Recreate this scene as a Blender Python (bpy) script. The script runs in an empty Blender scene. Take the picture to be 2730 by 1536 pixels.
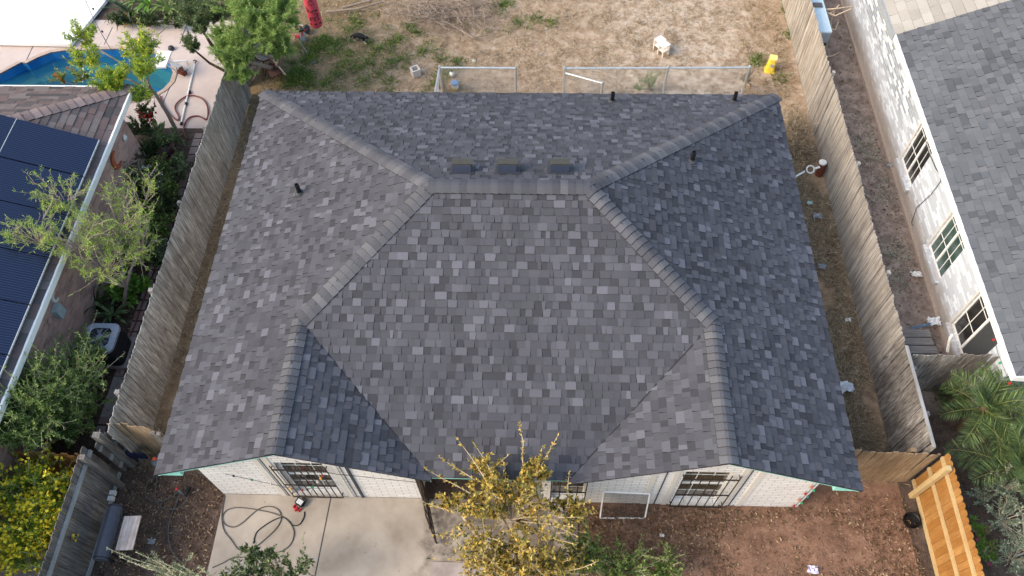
import bpy, bmesh, math, random
import numpy as np
from mathutils import Vector, Matrix, geometry

S = bpy.context.scene
COL = S.collection
R = math.radians
rnd = random.Random(7)

# ------------------------------------------------------------------ camera
CAM = Vector((7.0614, -4.7318, 16.3097)); PITCH, YAW, ROLL, FPX = R(57.532), R(3.2913), R(-1.9123), 2078.87
_f = Vector((0, math.cos(PITCH), -math.sin(PITCH))); _u = Vector((0, math.sin(PITCH), math.cos(PITCH))); _r = Vector((1, 0, 0))
_Z = Matrix.Rotation(YAW, 3, 'Z'); _f, _u, _r = _Z @ _f, _Z @ _u, _Z @ _r
_r, _u = math.cos(ROLL) * _r + math.sin(ROLL) * _u, -math.sin(ROLL) * _r + math.cos(ROLL) * _u
cam = bpy.data.objects.new('camera', bpy.data.cameras.new('camera')); COL.objects.link(cam)
cam.matrix_world = Matrix(((_r.x, _u.x, -_f.x, CAM.x), (_r.y, _u.y, -_f.y, CAM.y), (_r.z, _u.z, -_f.z, CAM.z), (0, 0, 0, 1)))
cam.data.sensor_fit = 'HORIZONTAL'; cam.data.sensor_width = 36; cam.data.lens = 36 * FPX / 2730
cam.data.clip_start = .1; cam.data.clip_end = 500
S.camera = cam

# ------------------------------------------------------------------ light
SUN_EL, SUN_AZ = R(38), R(250)          # azimuth clockwise from +Y (back): sun to the left and a little in front
W = bpy.data.worlds.new('World'); S.world = W; W.use_nodes = True
wn = W.node_tree; wn.nodes.clear()
sky = wn.nodes.new('ShaderNodeTexSky'); sky.sky_type = 'NISHITA'; sky.sun_disc = False
sky.sun_elevation = SUN_EL; sky.sun_rotation = SUN_AZ; sky.air_density = 1.6; sky.dust_density = 4.0; sky.ozone_density = 1.0
hs = wn.nodes.new('ShaderNodeHueSaturation'); hs.inputs['Saturation'].default_value = 1.1
bg = wn.nodes.new('ShaderNodeBackground'); bg.inputs['Strength'].default_value = .15
wo = wn.nodes.new('ShaderNodeOutputWorld')
wn.links.new(sky.outputs[0], hs.inputs['Color']); wn.links.new(hs.outputs[0], bg.inputs[0]); wn.links.new(bg.outputs[0], wo.inputs[0])
sl = bpy.data.lights.new('sun', 'SUN'); sl.energy = .55; sl.angle = R(22); sl.color = (1, .94, .86)
sun = bpy.data.objects.new('sun', sl); COL.objects.link(sun)
sd = Vector((math.sin(SUN_AZ) * math.cos(SUN_EL), math.cos(SUN_AZ) * math.cos(SUN_EL), math.sin(SUN_EL)))
sun.rotation_euler = sd.to_track_quat('Z', 'Y').to_euler(); sun.location = sd * 60
S.view_settings.view_transform = 'Standard'; S.view_settings.look = 'None'; S.view_settings.gamma = 1
S.view_settings.exposure = 1.12

# ------------------------------------------------------------------ helpers
D = .9432                               # readings were taken on a 2575 px wide view of the photograph
def ray(dx, dy):
    px, py = dx / D, dy / D
    return _r * ((px - 1365) / FPX) + _u * ((768 - py) / FPX) + _f
def at(dx, dy, z=0.):
    d = ray(dx, dy); return CAM + d * ((z - CAM.z) / d.z)
def lin(c):
    return tuple(((v / 255) / 12.92 if v / 255 <= .04045 else ((v / 255 + .055) / 1.055) ** 2.4) for v in c)

class NT:
    """small node builder"""
    def __init__(s, name, rough=.85, spec=.25):
        s.m = bpy.data.materials.new(name); s.m.use_nodes = True; s.t = s.m.node_tree
        s.b = s.t.nodes['Principled BSDF']; s.b.inputs['Roughness'].default_value = rough
        s.b.inputs['Specular IOR Level'].default_value = spec
        s._c = None
    def n(s, k): return s.t.nodes.new(k)
    def l(s, a, b): s.t.links.new(a, b)
    def coord(s, scale=(1, 1, 1), kind='Object'):
        tc = s.n('ShaderNodeTexCoord'); mp = s.n('ShaderNodeMapping'); s.l(tc.outputs[kind], mp.inputs[0]); mp.inputs['Scale'].default_value = scale
        return mp.outputs[0]
    def noise(s, sc, det=4, coord=None, rough=.6, dist=0):
        k = s.n('ShaderNodeTexNoise'); k.inputs['Scale'].default_value = sc; k.inputs['Detail'].default_value = det
        k.inputs['Roughness'].default_value = rough; k.inputs['Distortion'].default_value = dist
        s.l(coord if coord else s.coord(), k.inputs['Vector']); return k.outputs['Fac']
    def rand(s): return s.n('ShaderNodeNewGeometry').outputs['Random Per Island']
    def ramp(s, fac, stops, interp='LINEAR'):
        k = s.n('ShaderNodeValToRGB'); cr = k.color_ramp; cr.interpolation = interp
        while len(cr.elements) < len(stops): cr.elements.new(.5)
        for e, (p, c) in zip(cr.elements, stops):
            e.position = p; e.color = (c, c, c, 1) if isinstance(c, (int, float)) else (*c, 1)
        s.l(fac, k.inputs[0]); return k.outputs[0]
    def mix(s, fac, a, b, mode='MIX'):
        k = s.n('ShaderNodeMix'); k.data_type = 'RGBA'; k.blend_type = mode
        for v, i in ((fac, 0), (a, 6), (b, 7)):
            if isinstance(v, (int, float)): k.inputs[i].default_value = v if i == 0 else (v, v, v, 1)
            elif isinstance(v, tuple): k.inputs[i].default_value = (*v, 1)
            else: s.l(v, k.inputs[i])
        return k.outputs[2]
    def math(s, op, a, b=0., clamp=False):
        k = s.n('ShaderNodeMath'); k.operation = op; k.use_clamp = clamp
        for i, v in enumerate((a, b)):
            if isinstance(v, (int, float)): k.inputs[i].default_value = v
            else: s.l(v, k.inputs[i])
        return k.outputs[0]
    def step(s, v, a, b):                # 0 below a, 1 above b
        k = s.n('ShaderNodeMapRange'); k.interpolation_type = 'SMOOTHSTEP'; s.l(v, k.inputs[0])
        k.inputs[1].default_value = a; k.inputs[2].default_value = b; return k.outputs[0]
    def xyz(s):
        k = s.n('ShaderNodeSeparateXYZ'); tc = s.n('ShaderNodeTexCoord'); s.l(tc.outputs['Object'], k.inputs[0]); return k.outputs
    def brick(s, w, h, mortar, c1, c2, cm, bias=0., coord=None, smooth=.1, off=.5):
        k = s.n('ShaderNodeTexBrick'); k.inputs['Scale'].default_value = 1; k.inputs['Brick Width'].default_value = w; k.inputs['Row Height'].default_value = h
        k.inputs['Mortar Size'].default_value = mortar; k.inputs['Bias'].default_value = bias; k.inputs['Mortar Smooth'].default_value = smooth; k.offset = off
        k.inputs['Color1'].default_value = (*c1, 1); k.inputs['Color2'].default_value = (*c2, 1); k.inputs['Mortar'].default_value = (*cm, 1)
        s.l(coord if coord else s.coord(kind='UV'), k.inputs['Vector']); return k
    def bump(s, h, strength=.3, dist=.02):
        k = s.n('ShaderNodeBump'); k.inputs['Strength'].default_value = strength; k.inputs['Distance'].default_value = dist
        s.l(h, k.inputs['Height']); s.l(k.outputs[0], s.b.inputs['Normal'])
    def col(s, c):
        if isinstance(c, tuple): s.b.inputs['Base Color'].default_value = (*c, 1)
        else: s.l(c, s.b.inputs['Base Color'])
        return s.m

MATS = {}
def flat(name, c, rough=.6, var=.12, sc=14, metal=0, spec=.3):
    """a plain paint / plastic / metal with a little mottling"""
    if name in MATS: return MATS[name]
    n = NT(name, rough, spec); n.b.inputs['Metallic'].default_value = metal
    f = n.noise(sc, 4); k = n.ramp(f, [(.3, tuple(v * (1 - var) for v in c)), (.7, tuple(min(1, v * (1 + var)) for v in c))])
    MATS[name] = n.col(k); return MATS[name]

class MB:
    def __init__(s): s.v = []; s.f = []; s.mi = []; s.m = 0
    def face(s, pts):
        i = len(s.v); s.v += [tuple(p) for p in pts]; s.f.append(tuple(range(i, i + len(pts)))); s.mi.append(s.m)
    def mesh(s, vs, fs):
        i = len(s.v); s.v += [tuple(p) for p in vs]
        for f in fs: s.f.append(tuple(i + k for k in f)); s.mi.append(s.m)
    def box(s, c, d, M=None):
        x, y, z = d[0] / 2, d[1] / 2, d[2] / 2; c = Vector(c)
        vs = [Vector((a, b, e)) for e in (-z, z) for a, b in ((-x, -y), (x, -y), (x, y), (-x, y))]
        vs = [c + (M @ v if M else v) for v in vs]
        s.mesh(vs, [(3, 2, 1, 0), (4, 5, 6, 7), (0, 1, 5, 4), (1, 2, 6, 5), (2, 3, 7, 6), (3, 0, 4, 7)])
    def bb(s, x0, x1, y0, y1, z0, z1): s.box(((x0 + x1) / 2, (y0 + y1) / 2, (z0 + z1) / 2), (x1 - x0, y1 - y0, z1 - z0))
    def bar(s, a, b, w, h, up=(0, 0, 1)):
        a, b = Vector(a), Vector(b); d = (b - a); L = d.length; d.normalize(); up = Vector(up)
        if abs(d.dot(up)) > .98: up = Vector((1, 0, 0))
        x = d.cross(up).normalized(); z = x.cross(d)
        M = Matrix((x, d, z)).transposed(); s.box((a + b) / 2, (w, L, h), M)
    def prism(s, poly, off):
        off = Vector(off); a = [Vector(p) for p in poly]; b = [p + off for p in a]; n = len(a)
        nrm = Vector((0, 0, 0))
        for i in range(n): nrm += a[i].cross(a[(i + 1) % n])
        if nrm.dot(off) > 0: a, b = a, b; flip = True
        else: flip = False
        s.mesh(a + b, [tuple(range(n))[::-1] if flip else tuple(range(n)), tuple(range(n, 2 * n)) if flip else tuple(range(n, 2 * n))[::-1]] +
               [((i, (i + 1) % n, n + (i + 1) % n, n + i) if flip else (n + i, n + (i + 1) % n, (i + 1) % n, i)) for i in range(n)])
    def tube(s, pts, r, n=6, cap=True):
        pts = [Vector(p) for p in pts]; rs = r if isinstance(r, (list, tuple)) else [r] * len(pts)
        vs = []; ref = Vector((.31, .21, .93))
        for i, p in enumerate(pts):
            t = (pts[min(i + 1, len(pts) - 1)] - pts[max(i - 1, 0)])
            if t.length < 1e-9: t = Vector((0, 0, 1))
            t.normalize()
            if abs(t.dot(ref)) > .97: ref = Vector((.9, .3, .1))
            a = t.cross(ref).normalized(); b = t.cross(a)
            vs += [p + (a * math.cos(k * math.tau / n) + b * math.sin(k * math.tau / n)) * rs[i] for k in range(n)]
        fs = [(i * n + k, i * n + (k + 1) % n, (i + 1) * n + (k + 1) % n, (i + 1) * n + k) for i in range(len(pts) - 1) for k in range(n)]
        if cap: fs += [tuple(range(n))[::-1], tuple(range((len(pts) - 1) * n, len(pts) * n))]
        s.mesh(vs, fs)
    def lathe(s, c, prof, n=16, M=None):
        c = Vector(c); vs = []
        for r, z in prof:
            for k in range(n):
                v = Vector((r * math.cos(k * math.tau / n), r * math.sin(k * math.tau / n), z)); vs.append(c + (M @ v if M else v))
        m = len(prof); fs = [(i * n + k, i * n + (k + 1) % n, (i + 1) * n + (k + 1) % n, (i + 1) * n + k) for i in range(m - 1) for k in range(n)]
        fs += [tuple(range(n))[::-1], tuple(range((m - 1) * n, m * n))]; s.mesh(vs, fs)
    def build(s, name, mat, parent=None, loc=None, smooth=False):
        me = bpy.data.meshes.new(name); org = Vector(loc) if loc is not None else Vector((0, 0, 0))
        me.from_pydata([tuple(Vector(p) - org) for p in s.v], [], s.f)
        for m in (mat if isinstance(mat, (list, tuple)) else [mat]): me.materials.append(m)
        if any(s.mi): me.polygons.foreach_set('material_index', s.mi)
        uv = me.uv_layers.new(name='UVMap'); co = [Vector(p) for p in s.v]; k = 0; uvs = []
        for p in me.polygons:
            n = p.normal; ax = max(range(3), key=lambda i: abs(n[i]))
            for li in p.loop_indices:
                q = co[me.loops[li].vertex_index]
                uvs += ([q.y, q.z] if ax == 0 else [q.x, q.z] if ax == 1 else [q.x, q.y])
        uv.data.foreach_set('uv', uvs)
        if smooth: me.polygons.foreach_set('use_smooth', [True] * len(me.polygons))
        o = bpy.data.objects.new(name, me); COL.objects.link(o); o.location = org
        if parent is not None:
            o.parent = parent; o.location = org - wloc(parent)
        return o

def wloc(o):
    p = Vector(o.location)
    while o.parent is not None: o = o.parent; p += o.location
    return p
def tag(o, label=None, cat=None, group=None, kind=None):
    if label: o['label'] = label
    if cat: o['category'] = cat
    if group: o['group'] = group
    if kind: o['kind'] = kind
    return o
def thing(name, loc, label, cat, group=None):
    o = bpy.data.objects.new(name, None); COL.objects.link(o); o.location = loc; o.empty_display_size = .2
    return tag(o, label, cat, group)
def copy_tree(o, loc=None, rz=None, label=None):
    c = o.copy(); COL.objects.link(c)
    if loc is not None: c.location = loc
    if rz is not None: c.rotation_euler.z = rz
    if label: c['label'] = label
    for ch in list(o.children):
        k = ch.copy(); COL.objects.link(k); k.parent = c
        for g in ch.children:
            q = g.copy(); COL.objects.link(q); q.parent = k
    return c

# ------------------------------------------------------------------ materials
def shingle(name, stops, tint=1.0):
    n = NT(name, .92, .2); f = n.ramp(n.rand(), stops, 'CONSTANT')
    g = n.noise(260, 2); gr = n.ramp(g, [(.25, .62), (.5, 1.), (.78, 1.5)])
    big = n.ramp(n.noise(.7, 3), [(.3, .92), (.7, 1.08)])
    c = n.mix(1, n.mix(1, f, gr, 'MULTIPLY'), big, 'MULTIPLY'); n.bump(g, .25, .004); return n.col(c)
def sg(v, r=1., b=1.): return (v * r, v, v * b)
M_SH = shingle('charcoal_shingle', [(0, sg(0.070, .995, 1.17)), (.2, sg(0.079, .995, 1.17)), (.42, sg(0.085, .995, 1.17)), (.6, sg(0.095, .995, 1.17)), (.76, sg(0.110, .995, 1.17)), (.88, sg(0.131, .995, 1.17)), (.96, sg(0.063, .995, 1.17))])
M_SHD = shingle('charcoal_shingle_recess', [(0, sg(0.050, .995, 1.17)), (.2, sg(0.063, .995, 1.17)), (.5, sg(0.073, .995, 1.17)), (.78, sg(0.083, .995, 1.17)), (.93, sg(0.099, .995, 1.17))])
M_CAP = shingle('ridge_cap_shingle', [(0, sg(.085, .99, 1.14)), (.3, sg(.098, 1., 1.12)), (.6, sg(.108, 1.01, 1.1)), (.84, sg(.13, 1, 1.08)), (.93, sg(.078, 1, 1.12))])
M_SHR = shingle('slate_grey_shingle', [(0, sg(.112, .93, 1.14)), (.3, sg(.121, .94, 1.13)), (.55, sg(.13, .94, 1.12)), (.78, sg(.14, .95, 1.11)), (.88, sg(.088, .94, 1.14))])
M_SHL = shingle('weathered_brown_shingle', [(0, sg(.13, 1.28, .95)), (.25, sg(.105, 1.4, .95)), (.5, sg(.09, 1.2, 1.)), (.72, sg(.15, 1.2, .95)), (.9, sg(.07, 1.1, 1.))])
M_SHB = shingle('pale_beige_shingle', [(0, sg(.33, 1.07, .9)), (.4, sg(.36, 1.06, .91)), (.7, sg(.3, 1.07, .9)), (.9, sg(.4, 1.05, .92))])
M_EDGE = flat('shadowed_cut_shingle_edge', (.022, .022, .025), .95)  # cut edges, near-black so the shadow line under each course is painted in
M_DECK = flat('dark_roof_edge', (.03, .03, .035), .9)
def wood(name, stops, dark, streak=.6, zs=1.6, rough=.9, axis=2, knots=False):
    n = NT(name, rough, .15); sc = [28, 28, 28]; sc[axis] = zs
    c = n.ramp(n.rand(), stops); f = n.noise(1, 6, n.coord(tuple(sc)), .7); k = n.ramp(f, [(.36, 0.), (.62, 1.)])
    c = n.mix(n.math('MULTIPLY', n.math('SUBTRACT', 1., k), streak), c, dark)
    f2 = n.noise(1.1, 6, None, .7); c = n.mix(n.math('MULTIPLY', n.ramp(f2, [(.46, 0.), (.7, 1.)]), .6), c, dark)
    if knots:
        vo = n.n('ShaderNodeTexVoronoi'); vo.inputs['Scale'].default_value = 1.; sk = [5.5, 5.5, 5.5]; sk[axis] = 3.4; n.l(n.coord(tuple(sk)), vo.inputs['Vector'])
        c = n.mix(n.ramp(vo.outputs['Distance'], [(.05, .8), (.1, 0.)]), c, dark)
    n.bump(f, .5, .01); return n.col(c)
W_L = wood('weathered_grey_picket', [(0, (.38, .355, .335)), (.5, (.48, .45, .425)), (1, (.6, .57, .54))], (.12, .105, .095), .95, 2.)
W_R = wood('sunbleached_picket', [(0, (.35, .315, .285)), (.45, (.48, .445, .41)), (.75, (.5, .44, .375)), (.9, (.58, .55, .52)), (1, (.48, .39, .28))], (.17, .145, .125), .85)
W_RD = wood('dark_mossy_picket', [(0, (.27, .24, .215)), (.5, (.38, .35, .32)), (1, (.47, .43, .4))], (.075, .062, .055), .95, 3)
W_NEW = wood('new_cedar_board', [(0, (.35, .165, .045)), (.5, (.41, .21, .065)), (1, (.48, .27, .095))], (.2, .085, .025), .5, 2, .7, knots=True)
W_PINE = wood('pale_pine_rail', [(0, (.48, .36, .19)), (1, (.56, .44, .25))], (.4, .24, .09), .4, 2, .7)
W_TAN = wood('tan_weathered_picket', [(0, (.27, .19, .12)), (.5, (.35, .25, .155)), (1, (.43, .33, .22))], (.12, .075, .045), .7)
W_GR = wood('silver_grey_board', [(0, (.17, .16, .15)), (.5, (.24, .22, .205)), (1, (.31, .29, .27))], (.06, .05, .045), .8)
W_GRY = wood('silver_grey_rail', [(0, (.36, .37, .38)), (1, (.42, .42, .42))], (.2, .19, .18), .6, 1.2, axis=1)
W_PLK = wood('grey_plank', [(0, (.24, .22, .21)), (1, (.36, .34, .33))], (.11, .1, .09), .7, 1.5, axis=0)

n = NT('white_painted_brick', .7); b = n.brick(.3, .102, .0065, lin((236, 234, 232)), lin((226, 222, 220)), lin((150, 146, 145)), smooth=.3)
nz = n.noise(3, 5); b2 = n.mix(n.math('MULTIPLY', n.step(nz, .52, .75), .35), b.outputs['Color'], lin((190, 180, 165)))
n.bump(b.outputs['Fac'], -.4, .01); M_BRW = n.col(b2)
n = NT('mottled_white_brick', .7); b = n.brick(.26, .085, .007, lin((226, 233, 243)), lin((206, 213, 224)), lin((188, 191, 196)), smooth=.3)
o2 = n.brick(.26, .085, .007, (.75, .75, .75), (0, 0, 0), (1, 1, 1), bias=.3, smooth=.1)
xyz = n.xyz(); far = n.step(xyz[1], 8.6, 10.8); hi = n.step(xyz[2], .75, 1.3)
amt = n.math('ADD', n.math('MULTIPLY', n.math('MULTIPLY', far, hi), .55), .28)
spots = n.math('MULTIPLY', n.ramp(o2.outputs['Color'], [(.08, 1.), (.35, 0.)]), amt)
c = n.mix(spots, b.outputs['Color'], lin((120, 128, 140)))
dirt = n.math('SUBTRACT', 1., n.step(n.math('ADD', xyz[2], n.math('MULTIPLY', n.noise(2.5, 5), .5)), .45, .95))
c = n.mix(n.math('MULTIPLY', dirt, .75), c, lin((165, 150, 135))); n.bump(b.outputs['Fac'], -.35, .01); M_BRR = n.col(c)
n = NT('red_brown_brick', .85); b = n.brick(.24, .085, .007, lin((206, 165, 152)), lin((148, 114, 108)), lin((190, 170, 160)), bias=-.25, smooth=.2)
f = n.step(n.noise(1.6, 4), .52, .7); c = n.mix(n.math('MULTIPLY', f, .5), b.outputs['Color'], lin((185, 160, 150))); n.bump(b.outputs['Fac'], -.4, .01); M_BRD = n.col(c)

M_TEAL = flat('teal_trim_paint', lin((150, 218, 208)), .6, .08)
M_WHITE = flat('white_trim_paint', lin((236, 236, 234)), .55, .05)
M_WOFF = flat('aged_white_paint', lin((214, 208, 200)), .6, .08)
M_IRON = flat('dark_brown_iron', lin((52, 42, 38)), .6, .25, 20)
M_BLACK = flat('black_plastic', (.012, .012, .013), .45)
M_BLKMET = flat('black_metal', (.02, .02, .024), .5)
M_GALV = flat('galvanised_steel', (.55, .58, .6), .35, .15, 10, metal=.6)
M_GREYP = flat('grey_paint', lin((150, 155, 160)), .5)
M_DKGREY = flat('dark_grey', lin((60, 62, 68)), .6)
M_RED = flat('red_plastic', lin((170, 40, 45)), .45)
M_RUST = flat('rusty_brown_metal', lin((110, 60, 45)), .85, .35, 12)
M_YEL = flat('yellow_plastic', lin((228, 198, 70)), .45, .1)
M_YELP = flat('pale_yellow_plastic', lin((238, 222, 130)), .45, .06)
M_STOOL = flat('cream_white_paint', lin((236, 228, 220)), .6, .05)
M_CONCB = flat('cinder_block', lin((205, 196, 190)), .95, .12, 40)
M_BAG = flat('white_plastic_film', lin((225, 228, 232)), .35, .1)
M_PAPER = flat('white_litter', lin((225, 224, 220)), .7, .1)
M_HOSE = flat('dark_grey_hose', lin((88, 86, 84)), .6)
M_HOSER = flat('maroon_hose', lin((120, 62, 62)), .6)
M_ROPE = flat('blue_rope', lin((84, 132, 168)), .7)
M_TERRA = flat('terracotta', lin((178, 96, 66)), .8, .25)
M_SMOKE = flat('blue_grey_steel', lin((68, 72, 82)), .45, .2, 6)
M_CANOPY = flat('bright_white_sheet', (.86, .87, .88), .6, .02)
M_LTBLUE = flat('pale_blue_metal', lin((205, 224, 232)), .45, .06)
n = NT('window_glass', .08, .6); M_GLASS = n.col(n.ramp(n.noise(2.2, 3), [(.35, (.012, .014, .015)), (.7, (.045, .04, .035))]))
n = NT('green_window_glass', .08, .6); M_GLASSG = n.col(n.ramp(n.noise(3, 4), [(.35, (.03, .06, .055)), (.65, (.09, .14, .13))]))
n = NT('brown_blind_glass', .1, .5); M_GLASSB = n.col(n.ramp(n.noise(3, 4, n.coord((1, 1, 14))), [(.35, (.035, .025, .015)), (.65, (.12, .1, .06))]))
n = NT('window_screen', .9, .1); M_SCREEN = n.col((.045, .048, .052))
n = NT('solar_cell', .22, .5); u = n.coord((1, 1, 1), 'UV'); w = n.n('ShaderNodeTexWave'); w.bands_direction = 'Y'; w.inputs['Scale'].default_value = 5.5; n.l(u, w.inputs[0])
M_SOLAR = n.col(n.ramp(w.outputs['Fac'], [(.82, (.008, .014, .042)), (.97, (.03, .045, .1))]))
n = NT('patio_concrete', .9, .2); a = n.noise(1.1, 6); c = n.ramp(a, [(.28, lin((142, 131, 120))), (.5, lin((166, 156, 145))), (.72, lin((182, 172, 161)))])
x = n.xyz(); st = n.math('MULTIPLY', n.step(n.math('ADD', x[0], n.math('MULTIPLY', n.noise(1.7, 6), 2.2)), 5.75, 6.3), n.step(n.noise(2.6, 6), .36, .6))
c = n.mix(n.math('MULTIPLY', st, .75), c, lin((84, 74, 70))); c = n.mix(n.step(n.noise(9, 6), .66, .74), c, lin((120, 105, 92)))
c = n.mix(n.math('MULTIPLY', n.step(n.noise(70, 3), .62, .7), .35), c, lin((130, 115, 100))); n.bump(n.noise(60, 4), .15, .004); M_PATIO = n.col(c)
n = NT('grey_concrete', .9, .2); M_GCON = n.col(n.ramp(n.noise(3, 6), [(.3, lin((138, 128, 124))), (.7, lin((172, 162, 158)))]))
n = NT('pink_pool_deck', .9, .2); c = n.ramp(n.noise(1.5, 5), [(.3, lin((186, 170, 163))), (.7, lin((202, 188, 181)))])
c = n.mix(n.math('MULTIPLY', n.step(n.noise(60, 3), .55, .7), .3), c, lin((160, 140, 132))); M_POOLD = n.col(c)
n = NT('pool_shell', .5); M_SHELL = n.col(n.ramp(n.noise(1.2, 3), [(.3, (.012, .16, .45)), (.7, (.03, .26, .6))]))
n = NT('pool_step', .5); M_STEP = n.col(n.ramp(n.noise(1.2, 3), [(.3, (.12, .26, .26)), (.7, (.2, .36, .33))]))
n = NT('pool_water', .04, .5); tr = n.n('ShaderNodeBsdfTransparent'); tr.inputs[0].default_value = (.45, .82, .88, 1); mx = n.n('ShaderNodeMixShader'); mx.inputs[0].default_value = .3
n.col(n.ramp(n.noise(.8, 3), [(.35, (.015, .13, .22)), (.65, (.04, .22, .26))])); n.l(tr.outputs[0], mx.inputs[1]); n.l(n.b.outputs[0], mx.inputs[2]); n.l(mx.outputs[0], n.t.nodes['Material Output'].inputs[0]); M_WATER = n.m
n = NT('brick_paver', .9); b = n.brick(.42, .3, .02, lin((160, 142, 138)), lin((135, 112, 108)), lin((52, 44, 40)), smooth=.1, off=0.); M_PAVER = n.col(n.mix(n.math('MULTIPLY', n.step(n.noise(4, 5), .5, .7), .45), b.outputs['Color'], lin((96, 84, 74))))

def leafmat(name, stops, trans=.25, rough=.55):
    n = NT(name, rough, .3); c = n.ramp(n.rand(), stops); n.col(c)
    t = n.n('ShaderNodeBsdfTranslucent'); n.l(c, t.inputs[0]); mx = n.n('ShaderNodeMixShader'); mx.inputs[0].default_value = trans
    n.l(n.b.outputs[0], mx.inputs[1]); n.l(t.outputs[0], mx.inputs[2]); n.l(mx.outputs[0], n.t.nodes['Material Output'].inputs[0]); return n.m
L_GOLD = leafmat('golden_leaf', [(0, (.06, .09, .03)), (.2, (.14, .16, .04)), (.38, (.4, .32, .07)), (.68, (.7, .5, .1)), (.92, (.78, .6, .18)), (1, (.62, .32, .08))], .3)
L_DARK = leafmat('dark_glossy_leaf', [(0, (.04, .07, .03)), (.6, (.11, .16, .06)), (1, (.26, .32, .14))], .2, .4)
L_SAGE = leafmat('silvery_leaf', [(0, (.189, .243, .135)), (.6, (.338, .405, .230)), (1, (.567, .621, .378))])
L_SILV = leafmat('silver_grey_leaf', [(0, (.109, .155, .100)), (.6, (.255, .328, .219)), (1, (.583, .656, .510))])
L_MESQ = leafmat('feathery_green_leaf', [(0, (.13, .23, .06)), (.5, (.28, .43, .12)), (.85, (.42, .56, .17)), (1, (.56, .6, .16))], .4)
L_PINE = leafmat('blue_green_leaf', [(0, (.06, .1, .05)), (.6, (.16, .23, .1)), (1, (.3, .38, .16))], .25)
L_LIME = leafmat('lime_leaf', [(0, (.162, .270, .041)), (.6, (.351, .486, .054)), (1, (.621, .675, .068))], .35)
L_LIMEP = leafmat('pale_lime_leaf', [(0, (.22, .36, .06)), (.6, (.42, .58, .1)), (1, (.58, .68, .18))], .35)
L_MID = leafmat('mid_green_leaf', [(0, (.08, .14, .035)), (.55, (.22, .33, .08)), (1, (.44, .54, .16))], .35)
L_DEEP = leafmat('deep_green_leaf', [(0, (.02, .04, .015)), (.6, (.07, .11, .04)), (1, (.16, .21, .08))], .2, .4)
L_BROAD = leafmat('broad_green_leaf', [(0, (.092, .219, .027)), (1, (.255, .474, .073))], .25, .4)
L_WHITE = leafmat('white_petal', [(0, (.5, .52, .42)), (1, (.75, .75, .68))])
L_YELF = leafmat('yellow_petal', [(0, (.85, .62, .02)), (1, (.95, .8, .08))], .3)
L_REDF = leafmat('red_petal', [(0, (.35, .01, .015)), (1, (.5, .02, .03))])
L_ORF = leafmat('orange_petal', [(0, (.6, .13, .04)), (1, (.7, .22, .08))])
L_PINKF = leafmat('pink_petal', [(0, (.6, .04, .22)), (1, (.75, .1, .35))])
L_BURG = leafmat('burgundy_leaf', [(0, (.05, .03, .03)), (1, (.12, .07, .055))], .15)
L_PALM = leafmat('palm_leaflet', [(0, (.065, .11, .05)), (.6, (.13, .21, .07)), (1, (.28, .36, .12))], .25, .45)
L_DRY = leafmat('dry_leaf', [(0, (.1, .06, .035)), (.5, (.2, .13, .075)), (.85, (.32, .22, .13)), (1, (.42, .32, .2))], .1)
L_STRAW = leafmat('straw_blade', [(0, (.24, .17, .1)), (.5, (.42, .33, .22)), (1, (.62, .53, .4))], .2)
L_BRST = leafmat('brown_straw', [(0, (.18, .13, .08)), (.5, (.36, .28, .18)), (1, (.6, .5, .35))], .2)
L_GRASS = leafmat('grass_blade', [(0, (.05, .1, .02)), (.6, (.13, .22, .045)), (1, (.34, .38, .1))], .3)
M_BARK = flat('grey_bark', lin((150, 138, 128)), .95, .25, 30)
M_BARKD = flat('brown_bark', lin((96, 80, 68)), .95, .25, 30)
M_TWIG = flat('pale_twig', lin((190, 172, 150)), .9, .2, 30)
M_TWIGP = flat('pinkish_twig', lin((168, 148, 138)), .9, .2, 30)

# ------------------------------------------------------------------ ground
n = NT('yard_soil', .95, .1); x = n.xyz()
n1 = n.noise(.55, 6); n2 = n.noise(3.5, 7, None, .7); n3 = n.noise(26, 5, None, .7)
jx = n.math('ADD', x[0], n.math('MULTIPLY', n.math('SUBTRACT', n1, .5), 2.)); jy = n.math('ADD', x[1], n.math('MULTIPLY', n.math('SUBTRACT', n1, .5), 2.))
yard = n.ramp(n2, [(.3, lin((130, 108, 86))), (.5, lin((164, 142, 119))), (.7, lin((190, 172, 154)))])
pale = n.math('MULTIPLY', n.math('MULTIPLY', n.step(jx, 7.5, 11.), n.math('SUBTRACT', 1., n.step(jx, 12.8, 13.9))), n.step(n2, .35, .62))
yard = n.mix(n.math('MULTIPLY', pale, .5), yard, lin((210, 197, 182)))
yard = n.mix(n.math('MULTIPLY', n.math('SUBTRACT', 1., n.step(jx, .8, 3.6)), .6), yard, lin((110, 94, 60)))
strip = n.ramp(n2, [(.32, lin((112, 92, 72))), (.55, lin((156, 132, 106))), (.75, lin((182, 158, 134)))])
red = n.ramp(n2, [(.3, lin((100, 75, 61))), (.52, lin((132, 102, 85))), (.75, lin((152, 123, 104)))])
drk = n.ramp(n2, [(.3, lin((64, 52, 46))), (.55, lin((96, 80, 72))), (.75, lin((128, 108, 96)))])
aly = n.ramp(n2, [(.3, lin((104, 92, 84))), (.52, lin((146, 130, 120))), (.75, lin((180, 164, 154)))])
bed = n.ramp(n2, [(.3, lin((58, 48, 42))), (.6, lin((98, 84, 76))), (.8, lin((122, 108, 98)))])
c = n.mix(n.step(jy, 10.6, 11.6), strip, yard)
front = n.mix(n.step(jx, 6.5, 8.5), drk, red)
c = n.mix(n.math('SUBTRACT', 1., n.step(x[1], .7, 1.1)), c, front)
c = n.mix(n.step(x[0], 14.76, 14.8), c, n.mix(n.step(jy, 2.6, 3.2), bed, aly))
c = n.mix(n.math('SUBTRACT', 1., n.step(x[0], -1.6, -1.5)), c, bed)
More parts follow.
